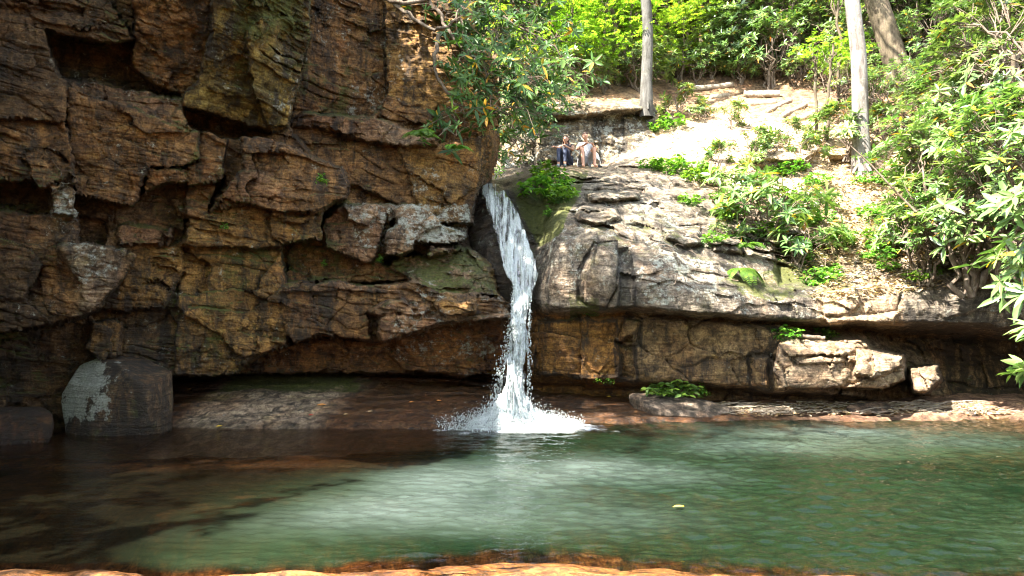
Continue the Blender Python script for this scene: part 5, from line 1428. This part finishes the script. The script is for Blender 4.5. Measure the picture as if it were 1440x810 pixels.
def gp(px, py, dz=0, dy=0):
    g = ground(px, py); return (g.x, g.y + dy, g.z + dz)
log('log_step', 'longest weathered log on the trail, lying level at the top left', 'log', gp(968, 126, .05), gp(1030, 121, .06), .10)
log('log_step', 'log end set in the bank just below the longest trail log', 'log', gp(998, 138, .02), gp(1024, 134, .02), .09)
log('log_step', 'grey split timber step in the middle of the trail', 'log', gp(1046, 135, .08), gp(1096, 136, .08), .13)
log('log_step', 'timber step beneath the grey split one', 'log', gp(1054, 147, .02), gp(1090, 146, .02), .11)
log('log_step', 'sunlit tilted log right of the split timber steps', 'log', gp(1078, 158, .03), gp(1110, 143, .06), .09)
log('log_step', 'sunlit log lying at the right end of the trail', 'log', gp(1098, 164, .02), gp(1132, 150, .05), .09)
log('log_step', 'half buried log with broken end near the saplings', 'log', gp(1120, 168, .0), gp(1154, 157, .05), .10)
log('stick', 'bare brown stick lying on the ledge of the right rock wall', 'stick', tuple(np.array(gp(1112, 474)) + [0, -.05, .06]), tuple(np.array(gp(1156, 480)) + [0, -.08, .08]), .04, M_STEM, None, .03)
T = Tubes(); o = P3(1335, 330, 14.4)
main = np.array([P3(1335, 330, 14.2), P3(1290, 300, 14.4), P3(1262, 272, 14.5), P3(1225, 232, 14.6), P3(1196, 205, 14.7)])
T.add(main, [.03, .012], 6)
for a, b in [((1290, 300, 14.4), (1268, 250, 14.3)), ((1268, 250, 14.3), (1280, 225, 14.3)), ((1262, 272, 14.5), (1232, 262, 14.3)), ((1310, 312, 14.3), (1300, 260, 14.2))]:
    T.add(curve(P3(*a), P3(*b), .05, 6, .04), [.014, .006], 5)
tag(obj('dead_branch', T.mesh('dead_branch', M_STEM, o), None, tuple(o)), 'bare forked dead branch in front of the pale trunk foot', 'branch')

def fallen(loc, L, col, label, group=None, rotz=0, tilt=.1):
    v, q, t, lv = leaf_geo(np.array([[-L / 2, 0, 0]]), np.array([[1.0, 0, 0]]), np.array([[0, 0, 1.0]]), np.array([L]), np.array([L * .38]), np.array([-.06]), np.array([.5]))
    o = obj('fallen_leaf', new_mesh('fallen_leaf', v, [q, t], col), None, loc, (tilt, 0, rotz))
    tag(o, label, 'leaf', group)
M_Y = simple_material('yellow_leaf', (.62, .40, .05), .5); M_O = simple_material('orange_leaf', (.55, .22, .06), .5); M_T = simple_material('tan_leaf', (.55, .36, .18), .6); M_RD = simple_material('red_leaf', (.45, .05, .03), .5)
def on_water(px, py):
    Y = CAMZ * F / (py - HZ); return (float((px - CX) / F * Y), float(Y), .025)
fallen(on_water(954, 716), .13, M_Y, 'single yellow leaf floating on the green pool')
def on_shelf(px, py):
    # march along the ray of a photo pixel down to the shelf mesh
    me = SHELF
    d = P3(px, py, 1.0) - np.array([0, 0, CAMZ]); d /= np.linalg.norm(d)
    ok, loc, nrm, idx = me.ray_cast(Vector((0, 0, CAMZ)), Vector(d))
    return (loc.x, loc.y, loc.z + .02) if ok else tuple(P3(px, py, 13.6))
SHELF = bpy.data.objects['rock_shelf']
bpy.context.view_layer.update()
for px, py, L, m, lb in [(266, 549, .14, M_T, 'tan leaf standing on the moss beside the big boulder'), (272, 543, .09, M_T, 'small tan leaf behind the other one on the moss'), (452, 571, .2, M_O, 'long orange leaf on the brown wet shelf'), (437, 585, .1, M_RD, 'red leaf on the edge of the grey slab left of the waterfall'),
                      (578, 567, .12, M_O, 'orange leaf on the wet shelf left of the splash'), (617, 565, .12, M_O, 'orange brown leaf just left of the splash'), (690, 557, .08, M_Y, 'yellow leaf by the falling column'), (486, 584, .1, M_T, 'pale leaf on the wet shelf near the waterline'), (308, 601, .13, M_Y, 'yellow leaf at the waterline below the grey slab'),
                      (856, 559, .12, M_Y, 'yellow leaf on the brown shelf right of the waterfall'), (900, 573, .14, M_T, 'pale tan leaf lying on the flat grey slab'), (520, 580, .1, M_T, 'dull leaf in the middle of the wet shelf')]:
    fallen(on_shelf(px, py), L, m, lb, None, rnd.uniform(-.6, .6), .35)

# ------------------------------------------------------------------ the two people
def skin_mesh(name, joints, edges, mat, root='pelvis', sub=2):
    names = list(joints)
    me = bpy.data.meshes.new(name)
    me.from_pydata([joints[k][:3] for k in names], [(names.index(a), names.index(b)) for a, b in edges], [])
    o = bpy.data.objects.new(name, me); COL.objects.link(o)
    o.modifiers.new('skin', 'SKIN'); 
    if not me.skin_vertices: me.skin_vertices.new()
    sv = me.skin_vertices[0].data
    for i, k in enumerate(names):
        j = joints[k]
        r = j[3]; r2 = j[4] if len(j) > 4 else r
        sv[i].radius = (r, r2); sv[i].use_root = (k == root)
    m = o.modifiers.new('sub', 'SUBSURF'); m.levels = sub; m.render_levels = sub
    dg = bpy.context.evaluated_depsgraph_get(); dg.update()
    out = bpy.data.meshes.new_from_object(o.evaluated_get(dg))
    bpy.data.objects.remove(o); bpy.data.meshes.remove(me)
    out.name = name; out.materials.clear(); out.materials.append(mat)
    out.polygons.foreach_set('use_smooth', np.ones(len(out.polygons), bool))
    return out

M_SKIN = simple_material('skin', (.55, .30, .20), .55, .06, 8); M_SKIN2 = simple_material('tan_skin', (.42, .23, .15), .55, .06, 8)
M_TEE = simple_material('grey_tee', (.50, .51, .54), .9, .06, 25); M_SHORT = simple_material('grey_shorts', (.20, .20, .21), .9, .1, 25); M_PANT = simple_material('dark_leggings', (.035, .045, .08), .8, .1, 25)
M_TOP = simple_material('dark_top', (.03, .03, .035), .8, .1, 25); M_HAIR = simple_material('dark_brown_hair', (.045, .025, .015), .6, .3, 60); M_EYE = simple_material('eye', (.02, .015, .01), .2, .1, 60)
M_SHOE = simple_material('black_shoe', (.02, .02, .022), .6, .2, 40); M_SHOE2 = simple_material('grey_shoe', (.30, .36, .36), .7, .2, 40); M_WHITE = simple_material('white_cloth', (.75, .73, .70), .9, .05, 20)

def head_parts(c, f, up, s=1.0):
    """head chain points: skull, jaw, nose; f = where the face looks"""
    f = np.array(f, float); f /= np.linalg.norm(f); up = np.array(up, float); up -= f * up.dot(f); up /= np.linalg.norm(up)
    return np.array(c), f, up, np.cross(f, up)

def build_person(label, loc, rotz, J, E, skin, hair_len, face, clothes, scale=1.0):
    root = thing('person', label, 'person', loc, (0, 0, rotz), None, scale)
    hc, f, up, sd = head_parts(*face)
    J = dict(J)
    J['skull'] = (*(hc + up * .035 - f * .008), .082, .095)
    J['crown'] = (*(hc + up * .10 - f * .012), .060, .07)
    J['jaw'] = (*(hc - up * .055 + f * .022), .052, .058)
    J['neck_top'] = (*(hc - up * .10 - f * .01), .05)
    J['nose'] = (*(hc + f * .108 - up * .012), .013)
    J['ear_l'] = (*(hc + sd * .088 - up * .005), .016); J['ear_r'] = (*(hc - sd * .088 - up * .005), .016)
    E = E + [('neck', 'neck_top'), ('neck_top', 'jaw'), ('jaw', 'skull'), ('skull', 'crown'), ('skull', 'nose'), ('skull', 'ear_l'), ('skull', 'ear_r')]
    for s in ('l', 'r'):        # five fingers and a thumb side on each hand
        w = np.array(J['wrist_' + s][:3]); e = np.array(J['elbow_' + s][:3]); d = (w - e) / np.linalg.norm(w - e)
        a = np.cross(d, [0, 0, 1.0]); a /= np.linalg.norm(a)
        J['palm_' + s] = (*(w + d * .06), .030, .022); E.append(('wrist_' + s, 'palm_' + s))
        for k, (off, ln) in enumerate([(-.030, .055), (-.010, .07), (.010, .066), (.029, .052)]):
            k1, k2 = 'fa%d%s' % (k, s), 'fb%d%s' % (k, s)
            J[k1] = (*(w + d * (.10 + ln * .4) + a * off), .0088); J[k2] = (*(w + d * (.10 + ln * .85) + a * off * 1.1 + np.array([0, 0, -.045])), .0075)
            E += [('palm_' + s, k1), (k1, k2)]
        sg = -1 if s == 'l' else 1
        J['th' + s] = (*(w + d * .065 + a * .05 * sg), .010); J['tt' + s] = (*(w + d * .10 + a * .06 * sg + np.array([0, 0, -.01])), .009)
        E += [('palm_' + s, 'th' + s), ('th' + s, 'tt' + s)]
    obj('body', skin_mesh('body', J, E, skin), root)
    for nm, jj, ee, m, rt in clothes:
        obj(nm, skin_mesh(nm, jj, ee, m, rt), root)
    H = {'top': (*(hc + up * .085 - f * .022), .082, .09), 'back': (*(hc + up * .03 - f * .055), .075, .075), 'fringe': (*(hc + up * .115 + f * .035), .040, .055), 'sl': (*(hc + sd * .068 + up * .045 - f * .02), .03), 'sr': (*(hc - sd * .068 + up * .045 - f * .02), .03)}
    HE = [('top', 'back'), ('top', 'fringe'), ('top', 'sl'), ('top', 'sr')]
    if hair_len:
        for s, q in ((1, 'l'), (-1, 'r')):
            H['d' + q] = (*(hc + sd * s * .085 - up * .08 - f * .03), .035); H['e' + q] = (*(hc + sd * s * .08 - up * hair_len - f * .02), .028)
            HE += [('s' + q, 'd' + q), ('d' + q, 'e' + q)]
        H['nape'] = (*(hc - up * .1 - f * .085), .07); HE.append(('back', 'nape'))
    obj('hair', skin_mesh('hair', H, HE, M_HAIR, 'top'), root)
    me = bpy.data.meshes.new('eyes'); bm = bmesh.new()
    for s in (1, -1):
        bmesh.ops.create_uvsphere(bm, u_segments=8, v_segments=6, radius=.011, matrix=Matrix.Translation(Vector(hc + f * .082 + sd * s * .032 + up * .012)))
    bmesh.ops.create_uvsphere(bm, u_segments=8, v_segments=6, radius=.010, matrix=Matrix.Translation(Vector(hc + f * .078 - up * .058)) @ Matrix.Diagonal((2.2, 1, .5, 1)))
    bm.to_mesh(me); bm.free(); me.materials.append(M_EYE); obj('face_features', me, root)
    return root

TORSO = [('pelvis', 'belly'), ('belly', 'chest'), ('chest', 'neck'), ('chest', 'sh_l'), ('chest', 'sh_r'), ('sh_l', 'elbow_l'), ('sh_r', 'elbow_r'), ('elbow_l', 'wrist_l'), ('elbow_r', 'wrist_r'),
         ('pelvis', 'hip_l'), ('pelvis', 'hip_r'), ('hip_l', 'knee_l'), ('hip_r', 'knee_r'), ('knee_l', 'ankle_l'), ('knee_r', 'ankle_r'), ('ankle_l', 'toe_l'), ('ankle_r', 'toe_r')]
def seated(arm_l, arm_r, spread=.17, lean=.1, ks=1.0, kx=0.0):
    J = {'pelvis': (0, 0, .13, .135), 'belly': (0, -.03, .32, .118), 'chest': (0, -lean, .50, .138), 'neck': (0, -lean - .03, .645, .055),
         'sh_l': (.17, -lean, .565, .065), 'sh_r': (-.17, -lean, .565, .065)}
    J['elbow_l'], J['wrist_l'] = (*arm_l[0], .042), (*arm_l[1], .029)
    J['elbow_r'], J['wrist_r'] = (*arm_r[0], .042), (*arm_r[1], .029)
    for s, q in ((1, 'l'), (-1, 'r')):
        J['hip_' + q] = (s * .10, -.06, .13, .095); J['knee_' + q] = (s * spread + kx, -.44, .42 * ks, .062); J['ankle_' + q] = (s * spread * .95 + kx, -.55, -.11, .042); J['toe_' + q] = (s * spread * 1.1 + kx, -.74, -.17, .034)
    return J
def scaled(J, keys, k):
    return {q: (*J[q][:3], *(r * k for r in J[q][3:])) for q in keys}

# man: forearms on his knees, head turned down to the woman
J = seated(((.28, -.26, .40), (.12, -.50, .475)), ((-.28, -.24, .40), (-.10, -.52, .475)))
tee = scaled(J, ['pelvis', 'belly', 'chest', 'neck', 'sh_l', 'sh_r'], 1.15); tee['pelvis'] = (0, -.01, .18, .152); tee['neck'] = (0, -.125, .615, .068)
for s, q in ((1, 'l'), (-1, 'r')):
    a = np.array(J['sh_' + q][:3]); b = np.array(J['elbow_' + q][:3]); tee['cuff_' + q] = (*(a + (b - a) * .62), .066)
teeE = [('pelvis', 'belly'), ('belly', 'chest'), ('chest', 'neck'), ('chest', 'sh_l'), ('chest', 'sh_r'), ('sh_l', 'cuff_l'), ('sh_r', 'cuff_r')]
sh = scaled(J, ['pelvis', 'hip_l', 'hip_r'], 1.10)
for q in 'lr':
    a = np.array(J['hip_' + q][:3]); b = np.array(J['knee_' + q][:3]); sh['hem_' + q] = (*(a + (b - a) * .8), .085)
shE = [('pelvis', 'hip_l'), ('pelvis', 'hip_r'), ('hip_l', 'hem_l'), ('hip_r', 'hem_r')]
def shoes(J, m):
    out = []
    for q in 'lr':
        a = J['ankle_' + q]; t = J['toe_' + q]
        out.append(('shoe', {'heel': (a[0], a[1] + .02, a[2] - .02, .05), 'mid': ((a[0] + t[0]) / 2, (a[1] + t[1]) / 2, (a[2] + t[2]) / 2, .048), 'tip': (t[0], t[1] - .02, t[2], .04)}, [('heel', 'mid'), ('mid', 'tip')], m, 'heel'))
    return out
MAN_AT = V3(822, 233.5, 19.3); WOM_AT = V3(797, 232.5, 19.6)
def seat_block(pt):
    return pt
build_person('man in a grey t-shirt and shorts sitting on the rock edge, head bent down', tuple(MAN_AT), .12, J, TORSO, M_SKIN, 0, ((-.03, -.20, .775), (-.55, -.75, -.42), (0, 0, 1)),
             [('shirt', tee, teeE, M_TEE, 'chest'), ('shorts', sh, shE, M_SHORT, 'pelvis')], 1.0)
# woman: beside him, dark leggings, arm stretched over her knees
J = seated(((.20, -.24, .40), (-.02, -.46, .46)), ((-.27, -.28, .46), (-.36, -.53, .44)), .10, .05, 1.0, -.14)
top = scaled(J, ['belly', 'chest', 'neck', 'sh_l', 'sh_r'], 1.14); top['pelvis'] = (0, 0, .17, .15); top['neck'] = (0, -.075, .61, .064)
for q in 'lr':
    a = np.array(J['sh_' + q][:3]); b = np.array(J['elbow_' + q][:3]); top['cuff_' + q] = (*(a + (b - a) * .3), .062)
leg = scaled(J, ['pelvis', 'hip_l', 'hip_r', 'knee_l', 'knee_r'], 1.09)
for q in 'lr': leg['hem_' + q] = (*J['ankle_' + q][:2], -.04, .05)
build_person('woman with long dark hair and dark leggings sitting close beside the man', tuple(WOM_AT), -.1, J, TORSO, M_SKIN2, .2, ((-.03, -.10, .755), (-.25, -1, -.05), (0, 0, 1)),
             [('top', top, teeE, M_TOP, 'chest'), ('leggings', leg, [('pelvis', 'hip_l'), ('pelvis', 'hip_r'), ('hip_l', 'knee_l'), ('hip_r', 'knee_r'), ('knee_l', 'hem_l'), ('knee_r', 'hem_r')], M_PANT, 'pelvis')] + shoes(J, M_SHOE2), .94)
g = V3(842, 236, 19.2)
tag(obj('sandal', skin_mesh('sandal', {'heel': (-.1, 0, .04, .045, .03), 'mid': (0, 0, .04, .045, .03), 'tip': (.11, .01, .035, .04, .025), 'strap': (.03, 0, .085, .03, .02)}, [('heel', 'mid'), ('mid', 'tip'), ('mid', 'strap')], M_SHOE, 'mid'), None, tuple(g)), 'black sandal lying on the pale rock beside the man', 'sandal')
tag(obj('towel', skin_mesh('towel', {'base': (0, 0, .08, .11, .1), 'mid': (.02, .02, .25, .10, .08), 'top': (-.01, .03, .40, .05, .04), 'side': (.14, 0, .07, .07, .06)}, [('base', 'mid'), ('mid', 'top'), ('base', 'side')], M_WHITE, 'base'), None, tuple(V3(838, 234, 19.5))), 'white crumpled towel on the rock right beside the man', 'towel')

# ------------------------------------------------------------------ unseen trees above the left cliff, added to shade cliff, dome and pool
for k, (x, y, z, h, cr) in enumerate([(-13.5, 15.5, 11.5, 8, 3.6), (-12.5, 20.5, 12.0, 8, 3.4), (-10.5, 9.5, 9.0, 8, 3.2), (-10.0, 12.5, 10.0, 7, 3.2), (-12.0, 6.0, 6.5, 8, 3.0), (-10.2, 2.8, 2.8, 6.5, 2.7), (-10.8, 10.0, 9.0, 8, 3.1), (-7.0, 15.5, 11.0, 4.5, 2.4)]):
    tp = (-6.2, 12.0, 14.6) if (x, y) == (-7.0, 15.5) else (-4.8, 7.6, 15.2) if (x, y) == (-10.8, 10.0) else (x + .8, y - .3, z + h)
    make_tree('cliff_shade_tree', 'tree added on top of the left cliff to cast shade, above the picture', 'tree', (x, y, z - 1.5), tp, .28, .12, M_BARK_BROWN, h * .78, cr, 900 + k * 3, 'shading trees added on top of the left cliff', n_cl=20, per=70, L0=.22, limbs=6)

# ------------------------------------------------------------------ unseen bank and trees behind the viewer, added to block the frontal sky
xs = np.arange(-26, 27, .8); ys = np.arange(-20, 1.7, .6)
X, Yg = np.meshgrid(xs, ys); q = np.stack([X, Yg, X * 0], -1)
Z = np.interp(Yg, [-20, -6, -1.5, .9, 1.7], [6.5, 2.2, .5, .15, -.5]) + fbm(q, .3, 3, 951) * .25
tint = np.broadcast_to(np.array((.30, .22, .14)), X.shape + (3,)).reshape(-1, 3); mask = np.broadcast_to(np.array((.2, 0, 0, .2)), X.shape + (4,)).reshape(-1, 4)
tag(obj('near_bank', new_mesh('near_bank', np.stack([X, Yg, Z], -1).reshape(-1, 3), grid_faces_up(*X.shape), M_OUT, {'tint': tint, 'mask': mask})), 'earth bank added behind the viewer on the near side of the pool', kind='structure')
bank = None
for k, (x, y, s) in enumerate([(-13, -5, 1.0), (-8.5, -8, 1.1), (-4, -6.5, 1.0), (1, -9, 1.15), (5.5, -7, 1.0), (10.5, -8.5, 1.1), (15, -5, 1.0), (-17, -9, 1.1), (19, -9, 1.1), (-1.5, -13, 1.2), (8, -14, 1.2)]):
    z = float(np.interp(y, [-20, -6, -1.5, .9], [6.5, 2.2, .5, .15]))
    if bank is None:
        bank = make_tree('sky_block_tree', 'leafy tree added behind the viewer to block the sky', 'tree', (x, y, z), (x + .3, y, z + 11), .25, .1, M_BARK_BROWN, 6.5, 4.0, 960, 'trees added behind the viewer to block the sky', n_cl=30, per=34, L0=.34, limbs=6, squash=1.2)
    else:
        dup(bank, None, (x, y, z), (0, 0, rnd.uniform(0, 6.28)), s)
